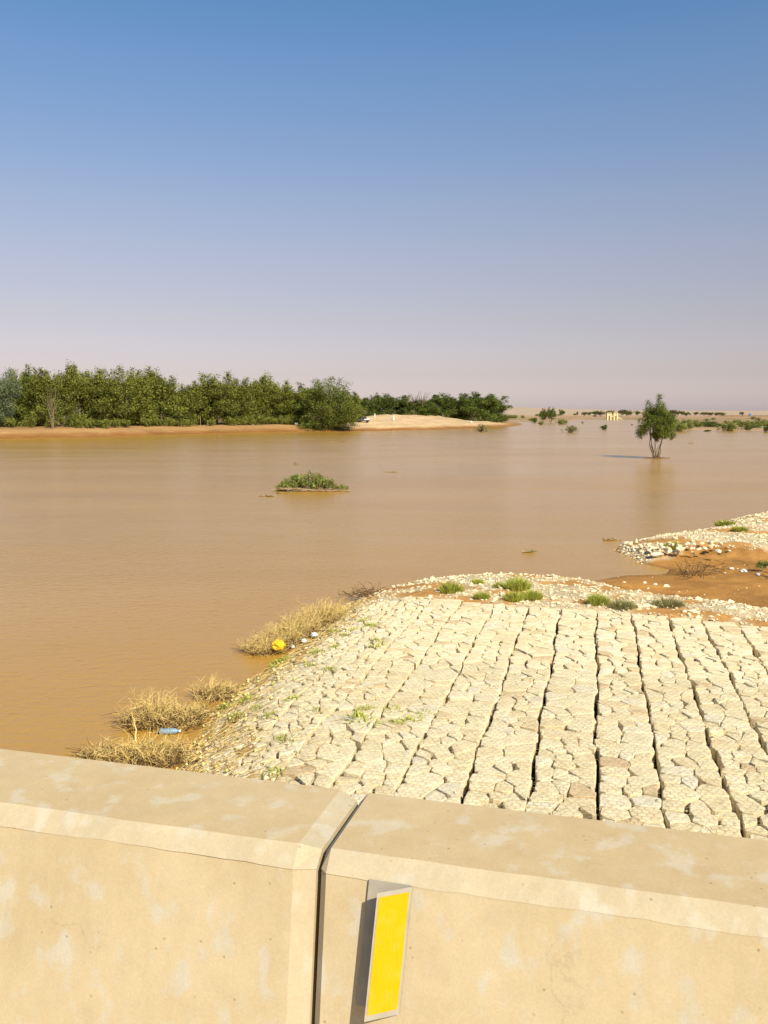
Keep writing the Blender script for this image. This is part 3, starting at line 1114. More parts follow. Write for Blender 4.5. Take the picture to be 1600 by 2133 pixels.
def rock_at(px, py, size, label, group, r=r):
    size *= 0.62
    p = P(px, py, 0.15)
    z = float(near_h(p[0], p[1]))
    p = P(px, py, z)
    o = obj('rock', rocks[r.integers(0, 6)])
    o.location = (p[0], p[1], z + size * 0.22)
    o.rotation_euler = (r.normal(0, 0.2), r.normal(0, 0.2), r.uniform(0, 6.3))
    o.scale = (size * r.uniform(0.8, 1.3), size * r.uniform(0.8, 1.2), size * r.uniform(0.8, 1.2))
    return tag(o, label, 'rock', group)


G1 = 'white rocks along the gravel spit'
for q in range(75):
    t = r.random() ** 1.6 * 0.75
    px = 1305 + 330 * t + r.normal(0, 8)
    py = 1143 - 12 * t + r.normal(0, 7) * (0.7 + t * 0.8) + r.uniform(-8, 8) * t
    rock_at(px, py, r.uniform(0.10, 0.22) * (1.25 - 0.4 * t), 'pale rock among the heaped rocks on the gravel spit', G1)
for (px, py, s_) in [(1369, 1157, 0.36), (1338, 1152, 0.30), (1353, 1148, 0.28), (1390, 1150, 0.30), (1405, 1153, 0.25), (1322, 1146, 0.24), (1418, 1149, 0.28), (1380, 1143, 0.26), (1336, 1139, 0.22)]:
    rock_at(px, py, s_, 'large pale rock at the water end of the gravel spit', 'large rocks at the end of the spit')
for q in range(46):
    px = r.uniform(900, 1590)
    py = np.interp(px, [900, 1093, 1240, 1388, 1600], [1236, 1256, 1264, 1277, 1298]) + r.uniform(-16, 0)
    rock_at(px, py, r.uniform(0.07, 0.16), 'pale rock lying just beyond the end of the gabion rows', 'rocks beyond the gabion rows')

# ------------------------------------------------------------------ foliage builders


def leaves(mb, cen, size, r, aspect=0.40, up=0.0, tint=None):
    n_ = len(cen)
    a_ = r.normal(size=(n_, 3))
    a_[:, 2] += up
    a_ /= np.linalg.norm(a_, axis=1)[:, None]
    b_ = np.cross(a_, r.normal(size=(n_, 3)))
    b_ /= np.linalg.norm(b_, axis=1)[:, None] + 1e-9
    s_ = (size * r.uniform(0.6, 1.4, n_))[:, None]
    V_ = np.stack([cen - a_ * s_ * 0.5, cen + b_ * s_ * aspect * 0.5, cen + a_ * s_ * 0.5, cen - b_ * s_ * aspect * 0.5], 1).reshape(-1, 3)
    Q = np.arange(n_ * 4).reshape(-1, 4)
    t_ = r.random(n_) if tint is None else tint
    mb.add(V_, Q, tint=np.repeat(np.clip(t_, 0, 1), 4))


def lobe_leaves(mb, lobes, n_leaf, leaf, r, clump=0.11, up=0.7, fill=0.35):
    """leaf clumps over the skins of several ellipsoids (cx, cy, cz, rx, ry, rz)"""
    lobes = np.array(lobes, dtype=float)
    area = (lobes[:, 3] * lobes[:, 5] + lobes[:, 3] * lobes[:, 4])
    per = np.maximum((n_leaf * area / area.sum()).astype(int), 20)
    for L, n_ in zip(lobes, per):
        k = max(n_ // 34, 4)
        dv = r.normal(size=(k, 3))
        dv /= np.linalg.norm(dv, axis=1)[:, None]
        rad = np.where(r.random(k) < fill, r.uniform(0.3, 0.8, k), r.uniform(0.75, 0.98, k))
        cc = L[:3] + dv * rad[:, None] * L[3:]
        ct = np.clip(r.normal(0.48, 0.2, k), 0, 1)
        pick = r.integers(0, k, n_)
        cs = clump * (L[3] + L[5]) * r.uniform(0.6, 1.3, k)
        off = np.clip(r.normal(size=(n_, 3)), -1.9, 1.9) * cs[pick][:, None] * np.array([1, 1, 1.25])
        leaves(mb, cc[pick] + off, leaf, r, up=up, tint=ct[pick] + r.normal(0, 0.12, n_))


def limb(mb, p0, p1, r0, r1, r, bend=0.08, n=6, sides=5, tint=0.5):
    p0, p1 = np.array(p0, dtype=float), np.array(p1, dtype=float)
    t = np.linspace(0, 1, n)[:, None]
    L = np.linalg.norm(p1 - p0)
    off = r.normal(0, bend * L, 3)
    pts = p0 + (p1 - p0) * t + off * (np.sin(t * math.pi)) + r.normal(0, 0.012 * L, (n, 3)) * (t > 0) * (t < 1)
    mb.tube(pts, np.linspace(r0, r1, n), sides, tint)


class TreeKind:
    def __init__(s, seed, h, w, n_leaf, leaf, leaf_mat_, bark_mat, tops=7, low=0.12, trunks=3, up=0.9, bulk=0.62):
        """upright many-stemmed tree, h high and w wide"""
        r_ = np.random.default_rng(seed)
        s.h, s.w = h, w
        lobes = []
        for q in range(tops):
            a_ = 2 * math.pi * (q + r_.uniform(-0.3, 0.3)) / tops
            ro = w * 0.5 * r_.uniform(0.25, 0.62)
            top = h * r_.uniform(0.72, 1.0) if q else h
            rz = h * r_.uniform(0.13, 0.22)
            rx = w * r_.uniform(0.07, 0.12)
            lobes.append((ro * math.cos(a_), ro * math.sin(a_), top - rz, rx, rx, rz))
        for q in range(int(tops * 2.6)):
            a_ = r_.uniform(0, 6.3)
            zc = h * r_.uniform(low + 0.12, 0.72)
            ro = w * 0.5 * r_.uniform(0.25, 0.78) * (1 - 0.35 * abs(zc / h - 0.4))
            rz = h * r_.uniform(0.09, 0.17)
            rx = w * r_.uniform(0.13, 0.23)
            lobes.append((ro * math.cos(a_), ro * math.sin(a_), zc, rx, rx, rz))
        lobes.append((0, 0, h * bulk * 0.8, w * 0.24, w * 0.24, h * 0.28))
        mb = MB()
        lobe_leaves(mb, lobes, n_leaf, leaf, r_, up=up)
        s.crown = mb.mesh('crown', leaf_mat_)
        mb = MB()
        for q in range(trunks):
            a_ = r_.uniform(0, 6.3)
            b_ = np.array([0.03 * w * math.cos(a_), 0.03 * w * math.sin(a_), -0.4])
            m_ = np.array([0.10 * w * math.cos(a_), 0.10 * w * math.sin(a_), h * 0.3])
            limb(mb, b_, m_, 0.017 * h, 0.012 * h, r_, 0.04)
            for e in range(4):
                L = lobes[r_.integers(0, len(lobes))]
                limb(mb, m_, L[:3], 0.010 * h, 0.003 * h, r_, 0.08)
        s.trunk = mb.mesh('trunk', bark_mat)

    def place(s, name, loc, rz, scale, label, group, cat='tree'):
        o = empty(name, loc, label, cat, group, rz, scale)
        obj('trunk', s.trunk, o)
        obj('crown', s.crown, o)
        return o


kinds_front = [TreeKind(200 + q, 13.0, 8.0, 26000, 0.32, M['leaf_tamarisk'], M['bark'], tops=7 + q % 3, low=-0.06) for q in range(4)]
kinds_dark = [TreeKind(220 + q, 9.5, 7.0, 15000, 0.33, M['leaf_dark'], M['bark'], tops=7 + q % 2, low=-0.06) for q in range(3)]
kind_grey = TreeKind(230, 12.0, 9.0, 22000, 0.33, M['leaf_grey'], M['bark'], tops=7, low=-0.06)
M['leaf_big'] = leaf_mat('leaf_big', (0.018, 0.030, 0.004), (0.200, 0.230, 0.032))
kind_big = TreeKind(231, 14.5, 12.5, 38000, 0.33, M['leaf_big'], M['bark'], tops=10, low=-0.08, bulk=0.5)
kind_rust = TreeKind(232, 9.0, 6.0, 4500, 0.40, M['leaf_rust'], M['bark'], tops=5)

GL = 'trees in the tall row on the left bank'


def put_tree(kind, name, px, py_top, back, width_px, label, group, rz=None, py_base=None):
    """stand a tree behind the left shore; back: metres inland from the waterline below px"""
    ys_l = np.interp(px, [q[0] for q in far_px[:16]], [q[1] for q in far_px[:16]])
    Y0 = P(px, ys_l)[1] + back + (6 if back < 25 and px < 630 else 0)
    x0 = A(px, 880, Y0)[0]
    z0 = float(far_h(np.array(x0), np.array(Y0)))
    z1 = A(px, py_top, Y0)[2]
    wd = width_px / F_PX * Y0
    return kind.place(name, (x0, Y0, z0), random.uniform(0, 6.3) if rz is None else rz, (wd / kind.w, wd / kind.w, (z1 - z0) / kind.h), label, group)


row = [(-70, 770, 16, 84, 0, 'first tree of the left row, mostly cut by the picture edge'),
       (40, 766, 20, 62, 1, 'narrow feathery tree just right of the grey-green tree at the left edge'),
       (82, 759, 17, 70, 2, 'tall light green tree with pale bare stems, left part of the left row'),
       (132, 753, 15, 74, 3, 'tallest dark green pointed tree of the left row'),
       (180, 759, 21, 66, 0, 'pale feathery tree right of the tallest tree in the left row'),
       (228, 758, 16, 82, 1, 'broad tree with a twin pointed top, middle of the left row'),
       (290, 762, 18, 78, 2, 'rounded tree left of the dense flat-topped tree in the left row'),
       (338, 766, 15, 74, 3, 'dense flat-topped tree before the dip in the left row'),
       (388, 791, 16, 66, 0, 'shortest tree, at the dip in the left row'),
       (452, 770, 14, 78, 1, 'tall tree right after the gap in the left row'),
       (497, 785, 19, 66, 2, 'smaller tree right of the tall tree after the gap'),
       (538, 775, 17, 62, 3, 'slim pointed tree in the right half of the left row'),
       (577, 789, 15, 66, 1, 'medium green tree in the right half of the left row'),
       (616, 796, 12, 80, 0, 'low tree pressed against the big tree over the water')]
for (px, pt, bk, wp_, kd, lab) in row:
    put_tree(kinds_front[kd], 'tamarisk_tree', px, pt, bk, wp_ * 1.35, lab, GL)
put_tree(kind_grey, 'tamarisk_tree', 8, 770, 10, 78, 'grey-green leafy tree at the left picture edge', GL)
put_tree(kind_big, 'tamarisk_tree', 684, 786, 3.0, 142, 'big round-crowned tree leaning over the water at the sand beach', GL)
put_tree(kinds_front[2], 'tamarisk_tree', 732, 812, 20, 60, 'lower tree at the right flank of the big waterside tree', GL)
for (px, pt, wp_, kd, lab) in [(60, 774, 90, 3, 'tree standing behind the bare pale stems in the left row'), (205, 772, 96, 0, 'tree half hidden behind the broad twin-topped tree of the left row'),
                               (312, 778, 90, 1, 'tree half hidden behind the flat-topped tree of the left row'), (412, 800, 84, 2, 'low tree set back behind the gap in the left row'),
                               (515, 792, 90, 0, 'tree half hidden behind the slim pointed tree of the left row'), (640, 806, 90, 3, 'low tree set back behind the left side of the big waterside tree')]:
    put_tree(kinds_front[kd], 'tamarisk_tree', px, pt, 27, wp_, lab, GL)
# undergrowth at the foot of the row
bush_r = np.random.default_rng(61)


class BushKind:
    def __init__(s, seed, n_leaf, leaf, mat, w=2.0, h=1.2, stems=12, up=0.6, lobes_n=7):
        r_ = np.random.default_rng(seed)
        s.w, s.h = w, h
        lobes = [(0, 0, h * 0.42, w * 0.34, w * 0.34, h * 0.4)]
        for q in range(lobes_n):
            a_ = r_.uniform(0, 6.3)
            ro = w * 0.5 * r_.uniform(0.3, 0.72)
            rz = h * r_.uniform(0.2, 0.34)
            lobes.append((ro * math.cos(a_), ro * math.sin(a_), rz + h * r_.uniform(0.0, 0.3), w * r_.uniform(0.12, 0.2), w * r_.uniform(0.12, 0.2), rz))
        mb = MB()
        lobe_leaves(mb, lobes, n_leaf, leaf, r_, clump=0.11, up=up, fill=0.4)
        s.crown = mb.mesh('foliage', mat)
        mb = MB()
        for q in range(stems):
            a_ = r_.uniform(0, 6.3)
            L = lobes[r_.integers(0, len(lobes))]
            limb(mb, (0.05 * w * math.cos(a_), 0.05 * w * math.sin(a_), -0.1), (L[0] * 1.1, L[1] * 1.1, min(h, L[2] + L[5] * 0.6)), 0.010 * w, 0.004 * w, r_, 0.1, 5, 4)
        s.stems = mb.mesh('stems', M['twig'])

    def place(s, name, loc, rz, scale, label, group=None, cat='bush'):
        o = empty(name, loc, label, cat, group, rz, scale)
        obj('stems', s.stems, o)
        obj('foliage', s.crown, o)
        return o


bk_dark = [BushKind(300 + q, 2200, 0.13, M['leaf_bush']) for q in range(3)]
bk_under = [BushKind(330 + q, 2600, 0.13, M['leaf_tamarisk']) for q in range(3)]
bk_deep = [BushKind(310 + q, 2200, 0.13, M['leaf_dark']) for q in range(2)]
bk_straw = [BushKind(320 + q, 1500, 0.12, M['leaf_straw'], stems=26, up=1.2) for q in range(2)]

for (px, wp_, hp, bk) in [(60, 34, 26, 11), (160, 30, 22, 10), (215, 40, 24, 11), (262, 30, 20, 10), (305, 36, 24, 10), (352, 30, 22, 10), (392, 26, 16, 9), (440, 26, 16, 9), (478, 34, 22, 10), (520, 36, 22, 10), (566, 30, 20, 9), (606, 30, 20, 9), (20, 34, 26, 10), (110, 30, 20, 10), (188, 30, 24, 11), (240, 28, 22, 11), (330, 30, 22, 11), (372, 26, 18, 10), (500, 30, 22, 10), (545, 30, 22, 10), (588, 30, 22, 10)]:
    ys_l = np.interp(px, [q[0] for q in far_px[:16]], [q[1] for q in far_px[:16]])
    Y0 = P(px, ys_l)[1] + bk + 4.5
    x0 = A(px, 880, Y0)[0]
    z0 = float(far_h(np.array(x0), np.array(Y0)))
    wd, hd = wp_ / F_PX * Y0, hp / F_PX * Y0
    bk_under[bush_r.integers(0, 3)].place('undergrowth_bush', (x0, Y0, z0), bush_r.uniform(0, 6), (wd / 2, wd / 2, hd / 1.2), 'low green bush at the foot of the tall trees on the left bank', 'undergrowth on the left bank')

G2 = 'trees behind the sand beach'
for (px, pt, bk, wp_, kd, lab) in [(764, 826, 62, 44, 0, 'dark tree left of the rusty brown tree behind the beach'),
                                    (796, 817, 64, 44, 1, 'dark pointed tree right of the rusty brown tree behind the beach'),
                                    (832, 822, 66, 52, 2, 'rounded dark tree behind the walking figure on the beach'),
                                    (868, 832, 64, 46, 0, 'low dark tree below the bare dead branches'),
                                    (890, 830, 60, 40, 2, 'low dark tree right of the bare dead branches'),
                                    (917, 816, 62, 52, 1, 'tall dark tree in the middle behind the beach'),
                                    (946, 826, 60, 44, 0, 'dark tree left of the dense clump at the end of the beach'),
                                    (977, 818, 50, 54, 2, 'left tree of the dense clump at the end of the beach'),
                                    (1004, 813, 44, 64, 1, 'tallest tree of the dense clump at the end of the beach'),
                                    (1030, 822, 42, 52, 0, 'last tree of the dense clump, at the tip of the spit')]:
    put_tree(kinds_dark[kd], 'tamarisk_tree', px, pt, bk, wp_ * 1.45, lab, G2)
put_tree(kind_rust, 'tamarisk_tree', 778, 817, 68, 34, 'half-dead rusty brown tree behind the beach', G2)
r = np.random.default_rng(71)
for (px, pt, lab) in [(862, 815, 'bare dead tree, left of two above the beach trees'), (878, 813, 'bare dead tree, right of two above the beach trees')]:
    Y0 = P(px, 896)[1] + 62
    x0 = A(px, 880, Y0)[0]
    z0 = float(far_h(np.array(x0), np.array(Y0)))
    hh_ = A(px, pt, Y0)[2] - z0
    root = empty('dead_tree', (x0, Y0, z0), lab, 'tree', 'dead trees behind the beach')
    mb = MB()
    limb(mb, (0, 0, -0.3), (0.2, 0, hh_ * 0.5), 0.20, 0.14, r, 0.02)
    mb.build('trunk', M['bark'], root)
    mb = MB()
    for q in range(15):
        a_ = r.uniform(0, 6.3)
        e = np.array([0.2 + math.cos(a_) * hh_ * r.uniform(0.1, 0.34), math.sin(a_) * hh_ * 0.25, hh_ * r.uniform(0.72, 1.0)])
        limb(mb, (0.2, 0, hh_ * r.uniform(0.38, 0.5)), e, 0.10, 0.03, r, 0.08)
    mb.build('branches', M['bark'], root)

# bare pale stems standing before the left row, and pale posts at the gap
Y0 = P(110, 912)[1] + 9
x0 = A(110, 880, Y0)[0]
root = empty('bare_tree', (x0, Y0, float(far_h(np.array(x0), np.array(Y0)))), 'bare pale-stemmed tree standing before the left row', 'tree')
mb = MB()
for q in range(5):
    limb(mb, (r.normal(0, 0.1), 0, -0.3), (r.normal(0, 0.35), r.normal(0, 0.3), 4.2), 0.10, 0.07, r, 0.04)
mb.build('trunk', M['bark_stem'], root)
mb = MB()
for q in range(16):
    limb(mb, (r.normal(0, 0.3), r.normal(0, 0.3), r.uniform(2.5, 4.4)), (r.normal(-0.4, 1.2), r.normal(0, 0.8), r.uniform(6, 9.5)), 0.045, 0.015, r, 0.06)
mb.build('branches', M['bark_stem'], root)
for (px, hp, lab) in [(417.5, 24, 'taller pale post in the gap of the left tree row'), (433, 15, 'shorter pale post in the gap of the left tree row')]:
    Y0 = P(px, 904)[1] + 9
    x0 = A(px, 880, Y0)[0]
    z0 = float(far_h(np.array(x0), np.array(Y0)))
    hh_ = hp / F_PX * Y0
    mb = MB().lathe([(0.0, -0.3), (0.065, -0.3), (0.06, hh_ * 0.97), (0.04, hh_), (0.0, hh_)], 8)
    o = mb.build('marker_post', M['bark_pale'])
    o.location = (x0, Y0, z0)
    tag(o, lab, 'post', 'pale posts on the left bank')

# ------------------------------------------------------------------ the lone tree in the flood
p = P(1366, 955)
r = np.random.default_rng(81)
LT_H = A(1366, 822, p[1])[2]
LT_W = 80 / F_PX * p[1]
root = empty('flooded_tree', (p[0], p[1], 0), 'lone upright green tree with several bare stems standing in the water', 'tree')
lobes = []
tops = [(-0.20, 0.05, 0.93), (0.06, 0.0, 1.0), (-0.02, -0.15, 0.90), (0.20, 0.1, 0.88), (-0.32, -0.05, 0.78), (0.15, 0.2, 0.84), (-0.08, 0.2, 0.86), (0.33, -0.1, 0.70), (-0.42, 0.05, 0.64)]
for (a_, b_, t_) in tops:
    rz = LT_H * r.uniform(0.13, 0.19)
    rx = LT_W * r.uniform(0.07, 0.11)
    lobes.append((a_ * LT_W, b_ * LT_W, t_ * LT_H - rz, rx, rx, rz))
for q in range(34):
    a_ = r.uniform(0, 6.3)
    zc = LT_H * r.uniform(0.36, 0.74)
    prof = np.interp(zc / LT_H, [0.34, 0.42, 0.56, 0.75], [0.37, 0.44, 0.45, 0.30])
    ro = LT_W * prof * math.sqrt(r.uniform(0.05, 0.95))
    lobes.append((ro * math.cos(a_), ro * math.sin(a_), zc, LT_W * r.uniform(0.09, 0.15), LT_W * r.uniform(0.09, 0.15), LT_H * r.uniform(0.06, 0.11)))
mb = MB()
lobe_leaves(mb, lobes, 34000, 0.14, r, clump=0.11, up=1.4, fill=0.4)
mb.build('crown', M['leaf_lone'], root)
for q in range(7):
    mb = MB()
    a_ = 2 * math.pi * q / 7 + r.uniform(-0.3, 0.3)
    bx, by = 0.16 * math.cos(a_), 0.16 * math.sin(a_)
    tx, ty = LT_W * r.uniform(0.2, 0.34) * math.cos(a_), LT_W * 0.28 * math.sin(a_)
    limb(mb, (bx, by, -0.4), (tx, ty, LT_H * 0.62), 0.050, 0.026, r, 0.03, 8)
    for e in range(3):
        t_ = r.uniform(0.55, 0.95)
        s_ = np.array([bx + (tx - bx) * t_, by + (ty - by) * t_, LT_H * 0.62 * t_])
        L = lobes[r.integers(0, len(lobes))]
        limb(mb, s_, L[:3], 0.026, 0.008, r, 0.06)
    mb.build('stem', M['bark'], root)
mb = MB()
for q in range(26):
    a_ = r.uniform(0, 6.3)
    h_ = r.uniform(0.4, 1.7)
    limb(mb, (0.2 * math.cos(a_), 0.2 * math.sin(a_), -0.1), (0.2 * math.cos(a_) + r.normal(0, 0.45), r.normal(0, 0.4), h_), 0.018, 0.006, r, 0.1, 5, 4)
mb.build('bare_shoots', M['twig'], root)
mb = MB()
for q in range(60):
    x_, y_ = r.normal(0.1, 0.55), r.normal(0, 0.25)
    limb(mb, (x_ - 0.3, y_, 0.02), (x_ + r.uniform(0, 0.6), y_ + r.normal(0, 0.2), r.uniform(0.02, 0.16)), 0.02, 0.008, r, 0.1, 4, 4)
tag(mb.build('drift_twigs', M['twig'], root))

# ------------------------------------------------------------------ bushes standing in the water and along the far shores


def water_bush(kind, px, py_base, w_px, h_px, label, group=None, name='flooded_bush', z=0.0):
    p = P(px, py_base, z)
    wd, hd = w_px / F_PX * p[1], h_px / F_PX * p[1]
    return kind.place(name, (p[0], p[1], z - 0.03), bush_r.uniform(0, 6), (wd / kind.w, wd / kind.w, hd / kind.h), label, group)


GB = 'bushes standing in the flood'
water_bush(bk_straw[0], 1187, 901, 38, 17, 'pale straw-green bush standing in the water, left of the lone tree', GB)
water_bush(bk_straw[1], 1000, 899, 40, 18, 'pale yellow-green bush in the water before the sand spit', GB)
water_bush(bk_deep[0], 1259, 895, 20, 12, 'small dark green bush in the water between the pale bush and the lone tree', GB)
water_bush(bk_dark[1], 1170, 884, 28, 13, 'rounded dark bush in the water beside the small two-crowned tree', GB)
water_bush(bk_dark[2], 1126, 885, 15, 8, 'small bush low in the water beside the sand spit tip', GB)
water_bush(bk_deep[1], 1114, 880, 17, 12, 'dark bush on the shore behind the sand spit tip', GB, z=0.1)
water_bush(bk_dark[0], 843, 895, 13, 6, 'small green bush at the waterline of the sand beach', GB, z=0.05)
water_bush(bk_straw[0], 1214, 882, 8, 5, 'tiny pale bush far out in the water', GB)
water_bush(bk_deep[0], 1316, 886, 5, 3, 'tiny dark tuft in the water left of the lone tree crown', GB)
water_bush(bk_deep[1], 1475, 899, 17, 5, 'low dark bush in the water before the right shore', GB)
# small tree with two crowns
kind_two = TreeKind(240, 9.5, 9.0, 6000, 0.42, M['leaf_dark'], M['bark'], tops=7, low=0.22)
for (px, wp_, pt, lab) in [(1131, 20, 849, 'smaller left tree of the pair far off by the spit'), (1147, 28, 846, 'larger right tree of the pair far off by the spit')]:
    p = P(px, 880)
    z1 = A(px, pt, p[1])[2]
    wd = wp_ / F_PX * p[1]
    kind_two.place('round_tree', (p[0], p[1], 0), bush_r.uniform(0, 6), (wd / 9.0, wd / 9.0, z1 / 9.5), lab, 'pair of trees by the spit')
# green belt on the right shore
GR = 'bushes along the right far shore'
lab_r = {1430: 'large green bush touching the right side of the lone tree crown', 1522: 'largest rounded dark bush on the right far shore', 1597: 'dark bush cut by the right picture edge'}
spots = [(1418, 898, 44, 17), (1430, 893, 40, 18), (1452, 890, 30, 12), (1470, 890, 34, 11), (1492, 890, 28, 9), (1522, 897, 46, 17), (1550, 890, 34, 13), (1575, 892, 40, 15), (1560, 896, 22, 8), (1597, 899, 20, 12), (1400, 892, 26, 12), (1535, 886, 30, 11), (1590, 888, 36, 11), (1480, 886, 40, 8), (1620, 893, 40, 14), (1650, 895, 44, 12)]
for q, (px, py, wp_, hp) in enumerate(spots):
    kd = (bk_dark + bk_deep)[q % 5]
    water_bush(kd, px, py, wp_ * 1.15, hp * 1.2, lab_r.get(px, 'low green bush in the belt along the right far shore'), GR, 'shore_bush', z=0.12)
GF = 'scrub on the far plain'
for q in range(42):
    side = q % 2
    px = bush_r.uniform(1060, 1240) if side else bush_r.uniform(1395, 1640)
    py = bush_r.uniform(866, 876) if side else bush_r.uniform(874, 886)
    p = P(px, py, 0.5)
    if float(sdist(p[0], p[1], far_poly)) < 1:
        continue
    z = float(far_h(p[0], p[1]))
    wd = bush_r.uniform(8, 20) / F_PX * p[1]
    (bk_dark[q % 3] if q % 4 else bk_straw[0]).place('scrub_bush', (p[0], p[1], z), bush_r.uniform(0, 6), (wd / 2, wd / 2, wd / 2 * 0.7), 'low scrub bush scattered over the plain behind the far shore', GF)
GD = 'dark trees on the horizon'
kind_acacia = TreeKind(241, 5.0, 7.0, 2200, 0.42, M['leaf_rust'], M['bark'], tops=6, low=0.25, up=0.2)
kind_acacia2 = TreeKind(242, 5.0, 7.0, 2200, 0.42, M['leaf_dark'], M['bark'], tops=6, low=0.25, up=0.2)
for q, (px, top, wp_) in enumerate([(1170, 851, 13), (1203, 856, 4), (1243, 854, 22), (1252, 856, 16), (1271, 853, 18), (1296, 852, 20), (1306, 853, 18), (1312, 857, 12), (1327, 854, 14), (1402, 852, 16), (1413, 854, 14), (1421, 855, 12), (1431, 857, 16), (1450, 857, 10), (1466, 857, 14), (1478, 858, 18), (1492, 858, 16), (1500, 858, 14), (1507, 859, 12), (1545, 857, 10), (1228, 857, 14), (1217, 857, 12)]):
    Y0 = 700 + 40 * (q % 3)
    x0 = A(px, 860, Y0)[0]
    z0 = float(far_h(np.array(x0), np.array(Y0)))
    z1 = A(px, top, Y0)[2]
    wd = 1.35 * wp_ / F_PX * Y0
    (kind_acacia if q % 2 else kind_acacia2).place('desert_tree', (x0, Y0, z0), bush_r.uniform(0, 6), (wd / 7, wd / 7, max(z1 - z0, 1.0) / 5.0),
        'isolated round tree on the plain above the small tree pair' if q == 0 else 'dark low tree in the broken line along the horizon', None if q == 0 else GD)

# ------------------------------------------------------------------ far yellow structure, fence, tank
p = P(1275, 874.5)
Y0 = p[1] + 4
s_px = Y0 / F_PX
root = empty('yellow_gate_structure', (A(1275, 870, Y0)[0], Y0, 0.0), 'small yellow structure of two square towers with a sloping ramp at the far shore', 'structure')
HT = A(1275, 860, Y0)[2]
zb = -0.3
for cx in (-6.6, 6.8):
    mb = MB()
    for e in (-1, 1):
        mb.box((cx * s_px + e * 3.2 * s_px - 0.45, -1.2, zb), (cx * s_px + e * 3.2 * s_px + 0.45, 1.2, HT))
    mb.box((cx * s_px - 2.9 * s_px + 0.1, -1.0, HT * 0.60), (cx * s_px + 2.9 * s_px - 0.1, 1.0, HT * 0.97))
    mb.build('tower', M['yellow_paint'], root)
    MB().box((cx * s_px - 4.4 * s_px, -1.5, HT), (cx * s_px + 4.4 * s_px, 1.5, HT + 0.22)).build('cap', M['yellow_paint'], root)
MB().box((-2.0 * s_px, -0.6, HT * 0.42), (2.6 * s_px, 0.6, HT * 0.58)).build('crossbeam', M['yellow_paint'], root)
MB().add([(11 * s_px, -0.8, HT * 0.28), (21 * s_px, -0.8, 0.1), (21 * s_px, 0.8, 0.1), (11 * s_px, 0.8, HT * 0.28), (11 * s_px, -0.8, HT * 0.42), (21 * s_px, -0.8, 0.45), (21 * s_px, 0.8, 0.45), (11 * s_px, 0.8, HT * 0.42)],
         [(0, 3, 2, 1), (4, 5, 6, 7), (0, 1, 5, 4), (1, 2, 6, 5), (2, 3, 7, 6), (3, 0, 4, 7)]).build('ramp', M['yellow_paint'], root)

Y0 = 640.0
xa, xb = A(1500, 866, Y0)[0], A(1680, 866, Y0)[0]
za = A(1500, 866.5, Y0)[2]
zg = float(far_h(np.array((xa + xb) / 2), np.array(Y0)))
root = empty('fence', ((xa + xb) / 2, Y0, zg), 'long low dark fence on the plain at the far right', 'fence')
hw = (xb - xa) / 2
for q in range(3):
    MB().box((-hw, -0.03, 0.25 + 0.36 * q), (hw, 0.03, 0.45 + 0.36 * q)).build('rail', M['twig'], root)
for q in range(16):
    x_ = -hw + 2 * hw * q / 15
    MB().box((x_ - 0.09, 0.035, -0.4), (x_ + 0.09, 0.2, 1.35)).build('post', M['twig'], root)
Y0 = 690.0
p = A(1563, 865.5, Y0)
mb = MB().lathe([(0, 0), (1.2, 0), (1.25, 0.5), (1.25, 1.5), (1.0, 1.85), (0.35, 2.05), (0.35, 2.2), (0, 2.2)], 16)
o = mb.build('water_tank', M['blue_plastic'], smooth=False)
o.location = (p[0], Y0, float(far_h(np.array(p[0]), np.array(Y0))) + 0.2)
tag(o, 'small bright blue tank on the plain at the far right', 'tank')

# ------------------------------------------------------------------ on the sand beach: vehicle, figure, small white things


def on_beach(px, py):
    """where a sight line meets the sand"""
    rr_ = ray(px, py)
    for Yq in np.arange(240, 380, 0.5):
        q = np.array([0, 0, H]) + rr_ * (Yq / rr_[1])
        if float(far_h(np.array(q[0]), np.array(q[1]))) >= q[2]:
            return q
    return q


p = on_beach(757, 880)
root = empty('parked_car', (p[0], p[1], p[2]), 'small dark vehicle with a white rear parked on the sand beach', 'car', rz=math.radians(8))
prof = [(-1.75, 0.45), (-1.75, 0.95), (-0.95, 1.05), (-0.45, 1.62), (0.75, 1.66), (0.95, 1.10), (1.75, 1.05), (1.78, 0.45)]
mb = MB()
nn = len(prof)
vv = [(x_, -0.8, z_) for x_, z_ in prof] + [(x_, 0.8, z_) for x_, z_ in prof]
tq = [(q, (q + 1) % nn, (q + 1) % nn + nn, q + nn) for q in range(nn)]
tt_ = [(0, q + 1, q) for q in range(1, nn - 1)] + [(nn, nn + q, nn + q + 1) for q in range(1, nn - 1)]
mb.add(vv, tq, tt_)
mb.build('body', M['carpaint'], root)
MB().box((0.97, -0.79, 1.06), (1.74, 0.79, 1.30)).build('cargo_bed', M['white'], root)
MB().box((0.2, -0.83, 0.75), (1.7, -0.803, 1.04)).build('side_panel', M['white'], root)
MB().box((-0.35, -0.83, 1.12), (0.66, -0.803, 1.56)).build('side_window', M['glass_dark'], root)
for sx in (-1.1, 1.15):
    for sy in (-0.72, 0.72):
        mb = MB()
        th = np.linspace(0, 2 * math.pi, 13)[:-1]
        pts_ = np.stack([np.cos(th) * 0.36, np.zeros(12), np.sin(th) * 0.36], -1)
        vv = np.concatenate([pts_ + (sx, sy - 0.12, 0.36), pts_ + (sx, sy + 0.12, 0.36)])
        mb.add(vv, [(q, (q + 1) % 12, (q + 1) % 12 + 12, q + 12) for q in range(12)], [(0, q, q + 1) for q in range(1, 11)] + [(12, 12 + q + 1, 12 + q) for q in range(1, 11)])
        mb.build('wheel', M['black'], root)

